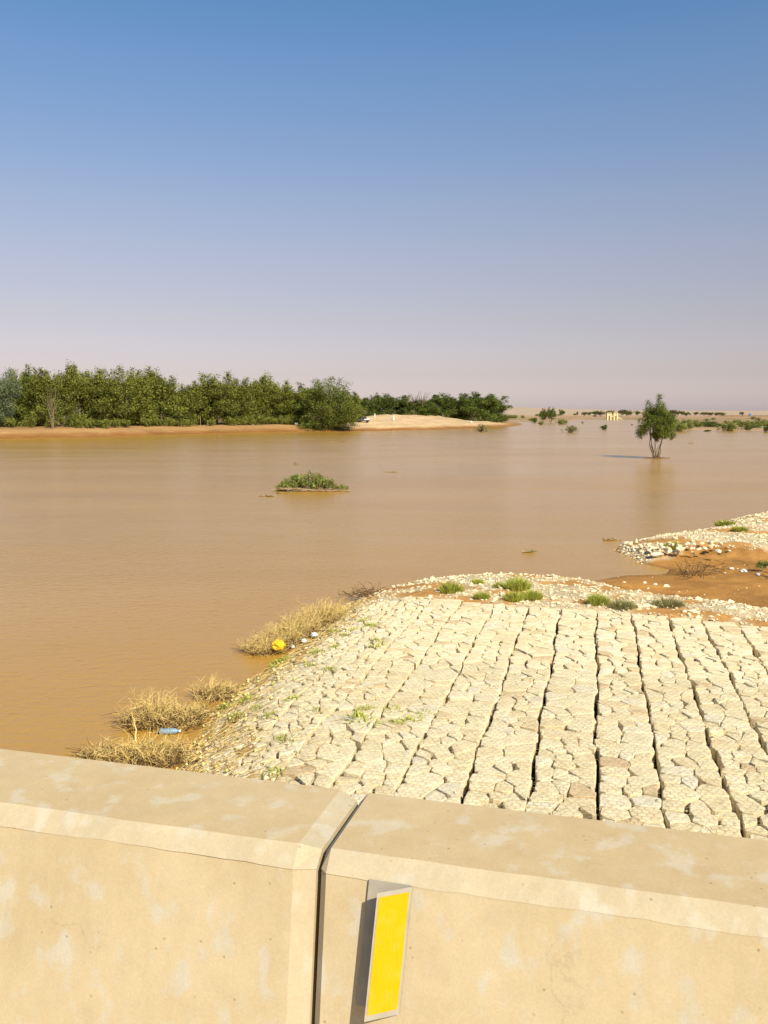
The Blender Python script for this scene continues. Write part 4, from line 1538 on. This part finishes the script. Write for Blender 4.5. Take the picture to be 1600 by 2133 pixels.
# walking figure in white: one skinned body, a robe over it
p = on_beach(820, 876.5)
root = empty('person', (p[0], p[1], p[2]), 'person in a long white robe walking on the sand beach', 'person', rz=math.radians(60))
joints = [(0, 0, 0.95), (0, 0, 1.15), (0, 0, 1.40), (0, 0, 1.52), (0.02, 0, 1.62), (0.02, 0, 1.74),
          (0, 0.19, 1.40), (0.05, 0.25, 1.14), (0.16, 0.24, 0.92), (0, -0.19, 1.40), (-0.06, -0.25, 1.14), (-0.02, -0.26, 0.90),
          (0.04, 0.10, 0.90), (0.16, 0.10, 0.50), (0.22, 0.10, 0.08), (0.36, 0.10, 0.04), (-0.03, -0.10, 0.90), (-0.06, -0.10, 0.50), (-0.24, -0.10, 0.10), (-0.10, -0.10, 0.04)]
edges = [(0, 1), (1, 2), (2, 3), (3, 4), (4, 5), (2, 6), (6, 7), (7, 8), (2, 9), (9, 10), (10, 11), (0, 12), (12, 13), (13, 14), (14, 15), (0, 16), (16, 17), (17, 18), (18, 19)]
radii = [0.15, 0.14, 0.16, 0.06, 0.10, 0.085, 0.065, 0.05, 0.04, 0.065, 0.05, 0.04, 0.10, 0.065, 0.045, 0.035, 0.10, 0.065, 0.045, 0.035]
me = bpy.data.meshes.new('body')
me.from_pydata(joints, edges, [])
o = obj('body', me, root)
sk = o.modifiers.new('skin', 'SKIN')
o.modifiers.new('smooth', 'SUBSURF').levels = 1
for v_, rd in zip(me.skin_vertices[0].data, radii):
    v_.radius = (rd, rd)
me.skin_vertices[0].data[0].use_root = True
me.materials.append(M['skin'])
prof = [(0.30, 0.16), (0.26, 0.5), (0.21, 0.95), (0.20, 1.2), (0.225, 1.38), (0.15, 1.46), (0.075, 1.50)]
mb = MB().lathe([(a_ * 1.0, b_) for a_, b_ in prof], 14)
mb.build('robe', M['cloth_white'], root, smooth=True)
mb = MB().tube([(0, 0.17, 1.40), (0.05, 0.25, 1.14), (0.14, 0.245, 0.97)], [0.085, 0.07, 0.075], 8)
mb.build('sleeve', M['cloth_white'], root, smooth=True)
mb = MB().tube([(0, -0.17, 1.40), (-0.06, -0.255, 1.14), (-0.03, -0.262, 0.96)], [0.085, 0.07, 0.075], 8)
mb.build('sleeve', M['cloth_white'], root, smooth=True)
mb = MB().lathe([(0.16, 1.46), (0.125, 1.60), (0.115, 1.72), (0.08, 1.80), (0, 1.82)], 12)
hs = mb.build('headscarf', M['cloth_white'], root, smooth=True)
hs.location = (-0.02, 0, 0)

p = on_beach(781, 871)
mb = MB().lathe([(0, -0.2), (0.16, -0.2), (0.16, 1.25), (0.10, 1.4), (0, 1.4)], 8)
o = mb.build('marker_post', M['white'])
o.location = tuple(p)
tag(o, 'short white post on the sand beach between the vehicle and the walking figure', 'post')


def crumple(name, seed, size, mat, flat=0.7):
    import bmesh
    r_ = np.random.default_rng(seed)
    bm = bmesh.new()
    bmesh.ops.create_icosphere(bm, subdivisions=3, radius=1.0)
    ks = r_.normal(size=(7, 3)) * 3.2
    ph_ = r_.uniform(0, 6, 7)
    for v in bm.verts:
        q = np.array(v.co)
        f = sum(abs(math.sin(ks[e] @ q + ph_[e])) for e in range(7)) / 7
        v.co = Vector(q * (0.15 + 1.3 * f))
        v.co.z *= flat
    me = bpy.data.meshes.new(name)
    bm.to_mesh(me)
    bm.free()
    me.materials.append(mat)
    for v in me.vertices:
        v.co *= size
    return me


for (px, py, lab) in [(981, 880.5, 'small white bag on the sand below the last trees'), (617, 884, 'small white bag on the left bank before the big tree')]:
    if px > 700:
        q = on_beach(px, py)
    else:
        Yq = P(px, 899.5)[1] + 9
        q = A(px, py, Yq)
        q[2] = float(far_h(q[0], q[1]))
    o = obj('plastic_bag', crumple('plastic_bag', int(px), 0.45, M['white']))
    o.location = (q[0], q[1], q[2] + 0.25)
    tag(o, lab, 'bag')

# ------------------------------------------------------------------ floating raft of branches, and drift in the water
p = P(648, 1022)
r = np.random.default_rng(91)
root = empty('floating_shrub', (p[0], p[1], 0), 'leafy green shrub raft floating on the brown water with pale branches along its base', 'floating shrub')
k = p[1] / F_PX
hwid = 82 * k
mb = MB()
lobes = []
for q in range(52):
    x_ = r.uniform(-0.92, 0.92)
    top = 37 * k * (1 - abs(x_ + 0.05) ** 2.0) * r.uniform(0.72, 1.08)
    lobes.append((x_ * hwid * 0.92, r.uniform(-0.6, 0.9), max(top * 0.55, 0.1), 0.26, 0.26, max(top * 0.42, 0.08)))
lobe_leaves(mb, lobes, 10000, 0.135, r, clump=0.14, up=1.0, fill=0.3)
mb.build('foliage', M['leaf_bush'], root)
mb = MB()
for q in range(90):
    x_ = r.uniform(-0.8, 0.85) * hwid
    limb(mb, (x_, r.uniform(-0.7, 0.6), 0.0), (x_ + r.normal(0, 0.35), r.uniform(-0.7, 0.7), 36 * k * (1 - abs(x_ / hwid) ** 1.5) * r.uniform(0.4, 1.1) + 0.1), 0.018, 0.006, r, 0.1, 5, 4, r.uniform(0.3, 0.8))
mb.build('stems', M['twig'], root)
for q in range(16):
    x_ = r.uniform(-1.0, 0.6) * hwid
    L = r.uniform(0.5, 1.1) * hwid
    x1 = min(x_ + L, hwid * 1.02)
    y0_ = -0.75 + r.normal(0, 0.10)
    bow = 0.16 if x_ < -0.6 * hwid else 0.03
    mb = MB()
    limb(mb, (x_, y0_ + 0.1, 0.05 + bow * r.uniform(0.3, 1.5)), (x1, y0_ + r.normal(0, 0.1), r.uniform(0.03, 0.14)), 0.024, 0.012, r, 0.02, 8, 5, r.uniform(0.1, 0.9))
    mb.build('branch', M['driftwood'], root)


def drift(px, py, wid_px, n, label, seed, hgt=0.06):
    r_ = np.random.default_rng(seed)
    p = P(px, py)
    w_ = wid_px / F_PX * p[1] / 2
    root = empty('drift_wood', (p[0], p[1], 0), label, 'driftwood', 'driftwood on the water')
    mb = MB()
    for q in range(n):
        x_ = r_.uniform(-1, 0.4) * w_
        limb(mb, (x_, r_.normal(0, w_ * 0.12), r_.uniform(0.0, hgt)), (min(x_ + r_.uniform(0.4, 1.4) * w_, w_), r_.normal(0, w_ * 0.15), r_.uniform(0, hgt)), 0.03, 0.012, r_, 0.06, 5, 4, r_.uniform(0.2, 0.7))
    mb.build('branches', M['driftwood'], root)
    mb = MB()
    cc = np.stack([r_.normal(0, w_ * 0.4, 40), r_.normal(0, w_ * 0.12, 40), r_.uniform(0.0, hgt * 1.6, 40)], -1)
    leaves(mb, cc, 0.10, r_)
    mb.build('leaves', M['leaf_bush'], root)


drift(556, 1034, 34, 12, 'small drift of twigs just left below the floating shrub', 1)
drift(583, 1028, 14, 6, 'tiny drift of twigs touching the floating shrub on its left', 2)
drift(616, 968, 14, 6, 'small dark drift above the floating shrub', 3, 0.16)
drift(816, 984, 26, 7, 'thin drift of twigs right above the floating shrub', 4)
drift(706, 922, 40, 9, 'thin dark driftwood far off below the big waterside tree', 5, 0.25)
drift(1103, 1151, 34, 9, 'thin drift of twigs before the near gravel shore', 6)
drift(1272, 1125, 44, 14, 'line of drifting twigs off the tip of the gravel spit', 7)
drift(1440, 924, 14, 5, 'short drift of twigs right of the lone tree', 8)
drift(1352, 1172, 60, 26, 'tangle of twigs in the shallow water below the spit rocks', 9)

# ------------------------------------------------------------------ dry bushes along the waterline


def dry_bush(name, spots_, label, seed, group, stalk=420, leaf=0, height=0.8, dark=0.35):
    """tufts of thin dry stalks; spots_: (px, py, radius m, height m) of each tuft"""
    r_ = np.random.default_rng(seed)
    p0 = P(spots_[0][0], spots_[0][1], 0.05)
    root = empty(name, (p0[0], p0[1], 0.0), label, 'bush', group)
    mb = MB()
    mb2 = MB()
    for (px, py, rad, h_) in spots_:
        p = P(px, py, 0.05) - np.array([p0[0], p0[1], 0])
        for q in range(stalk):
            a_ = r_.uniform(0, 6.3)
            ro = rad * math.sqrt(r_.random())
            lean = r_.uniform(0.1, 0.9) * rad
            b_ = np.array([p[0] + ro * 0.55 * math.cos(a_), p[1] + ro * 0.55 * math.sin(a_), -0.05])
            hh2 = h_ * r_.uniform(0.2, 1.15) * (1 - 0.45 * (ro / rad) ** 2)
            e_ = b_ + np.array([lean * math.cos(a_) + r_.normal(0, 0.08), lean * math.sin(a_) + r_.normal(0, 0.08), hh2])
            t_ = np.linspace(0, 1, 5)[:, None]
            mid = r_.normal(0, 0.09, 3) + np.array([0, 0, 0.10 * h_])
            pts_ = b_ + (e_ - b_) * t_ + mid * np.sin(t_ * math.pi)
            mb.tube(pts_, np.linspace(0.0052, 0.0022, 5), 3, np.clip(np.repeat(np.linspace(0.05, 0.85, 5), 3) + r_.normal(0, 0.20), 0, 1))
            if q % 3 == 0:
                for w_ in range(3):
                    s_ = pts_[r_.integers(2, 5)]
                    e2 = s_ + np.array([r_.normal(0, 0.09), r_.normal(0, 0.09), r_.uniform(0.02, 0.14)])
                    mb.tube([s_, (s_ + e2) / 2 + r_.normal(0, 0.008, 3), e2], [0.0028, 0.0022, 0.0015], 3, np.clip(r_.normal(0.75, 0.15), 0, 1))
        # dark tangle of drift caught at the foot
        for q in range(int(stalk * dark * 1.5)):
            a_ = r_.uniform(0, 6.3)
            ro = rad * r_.uniform(0.1, 1.05)
            b_ = np.array([p[0] + ro * math.cos(a_), p[1] + ro * math.sin(a_), r_.uniform(-0.02, 0.18 * h_ + 0.05)])
            e_ = b_ + np.array([r_.normal(0, 0.22), r_.normal(0, 0.18), r_.normal(0.0, 0.07)])
            mb2.tube([b_, (b_ + e_) / 2 + r_.normal(0, 0.03, 3), e_], [0.007, 0.006, 0.003], 3, r_.uniform(0, 0.7))
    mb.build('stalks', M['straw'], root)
    mb2.build('drift_tangle', M['twig'], root)
    return root


GY = 'dry bushes along the waterline'
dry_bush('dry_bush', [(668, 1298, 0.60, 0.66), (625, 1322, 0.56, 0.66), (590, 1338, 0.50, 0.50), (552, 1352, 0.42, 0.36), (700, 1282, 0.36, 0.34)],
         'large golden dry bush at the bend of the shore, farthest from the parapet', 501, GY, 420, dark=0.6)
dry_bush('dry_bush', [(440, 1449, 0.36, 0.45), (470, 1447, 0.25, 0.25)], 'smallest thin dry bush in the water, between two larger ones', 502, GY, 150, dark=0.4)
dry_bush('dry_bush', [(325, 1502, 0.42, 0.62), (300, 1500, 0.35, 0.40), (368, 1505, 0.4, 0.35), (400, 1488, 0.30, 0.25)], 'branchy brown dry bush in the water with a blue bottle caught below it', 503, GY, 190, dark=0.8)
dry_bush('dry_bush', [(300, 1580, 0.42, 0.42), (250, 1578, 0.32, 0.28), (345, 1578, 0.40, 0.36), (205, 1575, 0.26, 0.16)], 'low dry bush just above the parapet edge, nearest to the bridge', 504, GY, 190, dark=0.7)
# long bare branches in the nearer bushes
r = np.random.default_rng(93)
for (px, py, tx, ty, dz, lab) in [(283, 1545, 300, 1490, 0.32, 'long pale branch slanting out of the water beside the blue bottle'), (270, 1478, 325, 1470, 0.10, 'dark branch pointing left out of the branchy brown bush')]:
    p = P(px, py, 0.02)
    q = P(tx, ty, 0.02)
    mb = MB()
    limb(mb, (0, 0, 0), (q[0] - p[0], (q[1] - p[1]) * 0.4, dz), 0.014, 0.007, r, 0.05, 7, 5, 0.9)
    for e in range(4):
        f = r.uniform(0.4, 0.9)
        s_ = np.array([(q[0] - p[0]) * f, (q[1] - p[1]) * 0.4 * f, dz * f])
        limb(mb, s_, s_ + r.normal(0, 0.12, 3) + np.array([0, 0, 0.15]), 0.007, 0.003, r, 0.05, 5, 4, 0.8)
    o = mb.build('branch', M['straw'])
    o.location = tuple(p)
    tag(o, lab, 'branch')

# thin litter of twigs and straw washed up on the slope
r = np.random.default_rng(94)
mb = MB()
cnt = 0
while cnt < 2600:
    u_, v_ = r.uniform(-7.2, -3.6), r.uniform(9.6, 24)
    x_, y_ = xy(u_, v_)
    d_ = float(sdist(x_, y_, near_poly))
    if d_ < -0.06 or r.random() > np.clip(1.15 - d_ / (1.0 + 1.0 * max(0, (14 - v_) / 4)), 0.015, 1):
        continue
    cnt += 1
    a_ = r.normal(AZ * -1 + 1.3, 0.6)
    L = r.uniform(0.06, 0.30)
    b_ = np.array([x_, y_, 0.0])
    e_ = b_ + np.array([math.cos(a_) * L, math.sin(a_) * L, 0])
    pts_ = np.stack([b_, (b_ + e_) / 2 + np.array([r.normal(0, 0.02), r.normal(0, 0.02), 0]), e_])
    pts_[:, 2] = gab_h(pts_[:, 0], pts_[:, 1]) + r.uniform(0.004, 0.03, 3)
    mb.tube(pts_, [0.0045, 0.005, 0.003], 3, r.beta(1.6, 2.0))
tag(mb.build('twig_litter', M['straw']), 'brown straw and twig litter washed up along the gabion slope', 'litter', kind='stuff')

# silt between the stones near the water
mb = MB()
for q in range(70):
    u_, v_ = r.uniform(-7.0, -4.6), r.uniform(9.6, 23)
    x_, y_ = xy(u_, v_)
    d_ = float(sdist(x_, y_, near_poly))
    if not (0.0 < d_ < 1.1):
        continue
    n_ = 12
    th = np.arange(n_) * 2 * math.pi / n_
    ra, rbb = r.uniform(0.15, 0.5), r.uniform(0.08, 0.2)
    w_ = r.uniform(0.7, 1.2, n_)
    ax = np.cos(th) * rbb * w_
    ay = np.sin(th) * ra * w_
    uu, vv = u_ + ax, v_ + ay
    xx, yy = xy(uu, vv)
    V_ = np.column_stack([xx, yy, gab_h(xx, yy) - 0.03])
    cxx, cyy = xy(u_, v_)
    V_ = np.concatenate([V_, [[cxx, cyy, float(gab_h(cxx, cyy)) + 0.028]]])
    mb.add(V_, None, [(e, (e + 1) % n_, n_) for e in range(n_)], r.uniform(0.2, 0.9))
tag(mb.build('silt', tint_mat('silt', (0.24, 0.135, 0.050), (0.36, 0.225, 0.095))), 'brown silt lying in the hollows of the gabion slope', 'silt', kind='stuff')

# wild gourds stranded along the waterline
gm = []
for q in range(3):
    mb = MB().lathe([(0, -0.034), (0.018, -0.030), (0.032, -0.012), (0.035, 0.006), (0.026, 0.026), (0.010, 0.034), (0.004, 0.035), (0.004, 0.041), (0, 0.041)], 10, tint=[0.15, 0.55, 0.9][q])
    gm.append(mb.mesh('gourd', M['gourd'], smooth=True))
cnt = 0
while cnt < 62:
    u_, v_ = r.uniform(-7.2, -4.2), r.uniform(10.5, 18.2)
    x_, y_ = xy(u_, v_)
    d_ = float(sdist(x_, y_, near_poly))
    if d_ < -0.02 or d_ > 1.6 or r.random() > 1.1 - d_ / 1.3:
        continue
    cnt += 1
    o = obj('gourd', gm[cnt % 3])
    o.location = (x_, y_, float(gab_h(x_, y_)) + 0.038)
    o.rotation_euler = (r.uniform(0, 6), r.uniform(0, 6), r.uniform(0, 6))
    s_ = r.uniform(0.6, 0.95)
    o.scale = (s_, s_, s_)
    tag(o, 'small pale yellow-green gourd stranded on the gabion slope by the water', 'gourd', 'gourds washed up along the waterline')

# ------------------------------------------------------------------ litter
p = P(580, 1352, 0.12)
o = obj('plastic_bag', crumple('plastic_bag', 7, 0.145, M['yellow_plastic'], 0.8))
o.location = (p[0], p[1], 0.22)
tag(o, 'bright yellow plastic bag caught in the large golden bush', 'bag')
for (px, py, s_, lab) in [(634, 1336, 0.07, 'white scrap of plastic under the large golden bush, right one'), (609, 1341, 0.055, 'white scrap of plastic under the large golden bush, left one'), (655, 1328, 0.08, 'pale cup-sized plastic scrap at the right foot of the large golden bush')]:
    p = P(px, py, 0.12)
    o = obj('plastic_scrap', crumple('plastic_scrap', int(px), s_, M['white']))
    o.location = (p[0], p[1], float(gab_h(p[0], p[1])) + 0.07)
    tag(o, lab, 'plastic scrap')


def bottle(px, py, L, rz, label, cat='bottle', z=0.03):
    p = P(px, py, z)
    root = empty('plastic_bottle', (p[0], p[1], z), label, cat, None, rz)
    R = L * 0.16
    MB().lathe([(0, 0), (R * 0.9, 0), (R, L * 0.04), (R * 0.9, L * 0.3), (R, L * 0.36), (R * 0.93, L * 0.55), (R, L * 0.62), (R * 0.8, L * 0.76), (R * 0.38, L * 0.88), (R * 0.36, L * 0.94), (0, L * 0.94)], 12, axis=0).build('body', M['blue_film'], root, smooth=True)
    MB().lathe([(0, L * 0.941), (R * 0.42, L * 0.941), (R * 0.42, L), (0, L)], 10, axis=0).build('cap', M['white'], root)


bottle(332, 1524, 0.36, 0.1, 'blue plastic bottle floating below the branchy brown bush', z=0.05)
bottle(212, 1574, 0.22, 0.5, 'small blue plastic bottle in the low bush nearest to the bridge', z=0.06)
for q, (px, py, s_, lab) in enumerate([(1549, 1191, 0.16, 'larger white litter lump on the brown creek bed'), (1524, 1186, 0.13, 'white and blue litter lump left of the larger one on the creek bed'), (1580, 1198, 0.12, 'flat white litter at the right of the creek bed'), (1365, 1219, 0.10, 'small white litter on the near gravel shore by the creek'), (1236, 1217, 0.12, 'white scrap at the water edge of the near gravel shore')]):
    p = P(px, py, 0.15)
    z = float(near_h(p[0], p[1]))
    p = P(px, py, z)
    s_ *= 0.62
    o = obj('litter', crumple('litter', 60 + q, s_, M['white'], 0.6))
    o.location = (p[0], p[1], z + s_ * 0.3)
    tag(o, lab, 'litter')

# ------------------------------------------------------------------ green plants on the near shore


class GrassKind:
    def __init__(s, seed, n, h, rad, mat, wid=0.012):
        r_ = np.random.default_rng(seed)
        mb = MB()
        a_ = r_.uniform(0, 6.3, n)
        ro = rad * np.sqrt(r_.random(n))
        b_ = np.stack([ro * np.cos(a_), ro * np.sin(a_), np.full(n, -0.02)], -1)
        hh3 = h * r_.uniform(0.4, 1.05, n) * (1 - 0.5 * (ro / rad) ** 2)
        out = np.stack([np.cos(a_), np.sin(a_), np.zeros(n)], -1) * (ro * 0.35 + h * 0.25 * r_.random(n))[:, None] + r_.normal(0, 0.04, (n, 3)) * np.array([1, 1, 0])
        sd = np.cross(r_.normal(size=(n, 3)), np.array([0, 0, 1.0]))
        sd /= np.linalg.norm(sd, axis=1)[:, None] + 1e-9
        m_ = b_ + out * 0.35 + np.stack([np.zeros(n), np.zeros(n), hh3 * 0.6], -1)
        e_ = b_ + out + np.stack([np.zeros(n), np.zeros(n), hh3], -1)
        V_ = np.stack([b_ - sd * wid, b_ + sd * wid, m_ + sd * wid, m_ - sd * wid, e_], 1).reshape(-1, 3)
        base = np.arange(n)[:, None] * 5
        mb.add(V_, base + np.array([[0, 1, 2, 3]]), base + np.array([[3, 2, 4]]), np.repeat(r_.random(n), 5))
        s.me = mb.mesh('weed', mat)
        s.h, s.rad = h, rad


gk = [GrassKind(600 + q, 900, 0.5, 0.5, M['leaf_weed'], 0.010) for q in range(3)]
gk_o = [GrassKind(610 + q, 700, 0.5, 0.5, M['leaf_straw'], 0.010) for q in range(2)]
GW = 'green tufts beyond the gabion rows'
r = np.random.default_rng(95)
for q, (px, py, wp_, hp, kd, lab) in enumerate([
        (940, 1233, 52, 20, 0, 'bright green tuft alone at the left of the gravel shore'), (994, 1217, 30, 12, 1, 'small flat green tuft near the water left of the tallest tuft'),
        (1004, 1246, 36, 13, 2, 'low green tuft touching the far end of the gabion rows'), (1040, 1225, 26, 12, 0, 'small green tuft left beside the tallest tuft'),
        (1078, 1228, 56, 26, 1, 'tallest bright green tuft near the water'), (1072, 1250, 46, 18, 2, 'left half of the wide green tuft at the end of the gabion rows'),
        (1108, 1246, 46, 16, 0, 'right half of the wide green tuft at the end of the gabion rows'), (1246, 1259, 46, 22, 1, 'bright green tuft in the middle of the gravel shore'),
        (1296, 1267, 54, 18, 3, 'dull olive tuft right beside the bright middle tuft'), (1392, 1262, 66, 14, 4, 'thin straw-green patch right of the olive tuft'),
        (1290, 1148, 20, 10, 0, 'green tuft at the very tip of the gravel spit'), (1401, 1143, 36, 14, 1, 'green tuft on top of the spit rocks'),
        (1512, 1096, 42, 12, 2, 'green tuft at the far waterline of the gravel spit'), (1541, 1105, 30, 8, 0, 'low green tuft right of the one at the far waterline')]):
    p = P(px, py, 0.3)
    z = float(near_h(p[0], p[1]))
    p = P(px, py, z)
    dist = math.hypot(p[0], p[1])
    k = (gk + gk_o)[kd]
    wd, hd = wp_ / F_PX * dist, hp / F_PX * dist
    o = obj('weed_tuft', k.me)
    o.location = (p[0], p[1], z)
    o.rotation_euler = (0, 0, r.uniform(0, 6))
    s_ = wd / (2 * k.rad) / 1.15
    o.scale = (s_, s_, hd / k.h * 1.35)
    tag(o, lab, 'weed', GW)
water_bush(bk_dark[1], 1590, 1181, 46, 17, 'brown and green bush at the right edge of the creek bed', None, 'creek_bush', z=0.3)

# weeds rooted in the cracks of the gabions
wk = [GrassKind(620 + q, 90, 0.07, 0.13, M['leaf_weed'], 0.006) for q in range(3)]
GC = 'weeds in the cracks of the gabions'
spots = [(753, 1500, 1.9), (766, 1476, 0.9), (820, 1478, 1.1), (826, 1506, 0.9), (858, 1500, 1.0), (885, 1486, 1.0), (786, 1336, 1.2), (788, 1345, 1.0), (760, 1292, 1.2), (776, 1302, 1.2), (700, 1312, 1.0), (668, 1357, 1.3), (722, 1322, 1.0), (596, 1540, 1.0), (578, 1612, 1.1), (700, 1345, 0.8), (740, 1310, 0.9), (650, 1385, 1.0), (610, 1455, 1.0), (690, 1395, 0.9), (660, 1480, 0.9), (560, 1490, 1.0), (585, 1372, 1.5), (598, 1365, 1.4), (575, 1380, 1.3), (540, 1475, 1.0), (500, 1490, 1.2), (480, 1466, 1.3), (520, 1452, 1.2)]
for q, (px, py, s_) in enumerate(spots):
    p = P(px, py, 0.45)
    z = float(gab_h(p[0], p[1]))
    p = P(px, py, z)
    z = float(gab_h(p[0], p[1]))
    o = obj('crack_weed', wk[q % 3].me)
    o.location = (p[0], p[1], z + 0.005)
    o.rotation_euler = (0, 0, r.uniform(0, 6))
    s_ *= 1.35
    o.scale = (s_, s_ * r.uniform(0.5, 0.9), s_)
    tag(o, 'largest green weed clump growing in a crack of the gabions' if q == 0 else 'small green weed in a crack between the gabion stones', 'weed', None if q == 0 else GC)
# dry twigs standing on the creek bed and at the shore bend
for (px, py, wpx, n_, h_, lab, sd) in [(1440, 1196, 60, 60, 0.28, 'heap of bare twigs on the brown creek bed', 1), (1490, 1182, 60, 26, 0.10, 'fallen twigs right of the twig heap on the creek bed', 2), (770, 1243, 90, 90, 0.16, 'dry washed-up twigs at the bend of the near shore', 3), (1595, 1203, 40, 26, 0.12, 'scattered twigs at the right edge of the creek bed', 4)]:
    r_ = np.random.default_rng(700 + sd)
    p = P(px, py, 0.1)
    z = float(near_h(p[0], p[1]))
    w_ = wpx / F_PX * p[1] / 2
    mb = MB()
    for q in range(n_):
        b_ = np.array([r_.normal(0, w_ * 0.5), r_.normal(0, 0.3), 0.0])
        e_ = b_ + np.array([r_.normal(0, 0.35), r_.normal(0, 0.3), r_.uniform(0.0, h_ * 2)])
        limb(mb, b_, e_, 0.012, 0.005, r_, 0.1, 5, 3, r_.uniform(0, 1))
    o = mb.build('twig_heap', M['twig'])
    o.location = (p[0], p[1], z)
    tag(o, lab, 'twigs', 'twigs on the near shore')

# ------------------------------------------------------------------ labels of look-alikes: their place in the row
ORD = ['first', 'second', 'third', 'fourth', 'fifth', 'sixth', 'seventh', 'eighth', 'ninth', 'tenth', 'eleventh', 'twelfth', 'thirteenth', 'fourteenth', 'fifteenth', 'sixteenth', 'seventeenth', 'eighteenth', 'nineteenth', 'twentieth']
ORD += ['twenty-' + q for q in ORD[:9]] + ['thirtieth'] + ['thirty-' + q for q in ORD[:9]] + ['fortieth'] + ['forty-' + q for q in ORD[:9]]


def number_row(group, text):
    row_ = [o for o in C.objects if o.parent is None and o.get('group') == group and list(q.get('label') for q in C.objects if q.parent is None and q.get('group') == group).count(o['label']) > 1]
    row_.sort(key=lambda o: o.location.x / max(o.location.y, 1e-3))
    for q, o in enumerate(row_):
        o['label'] = text % ORD[min(q, len(ORD) - 1)]


number_row('undergrowth on the left bank', '%s low green bush from the left at the foot of the left bank trees')
number_row('dark trees on the horizon', '%s dark low tree from the left in the broken line along the horizon')
number_row('bushes along the right far shore', '%s low green bush from the left in the belt on the right far shore')
number_row('scrub on the far plain', '%s low scrub bush from the left on the plain behind the far shore')
number_row('weeds in the cracks of the gabions', '%s small green weed from the left in the cracks of the gabions')
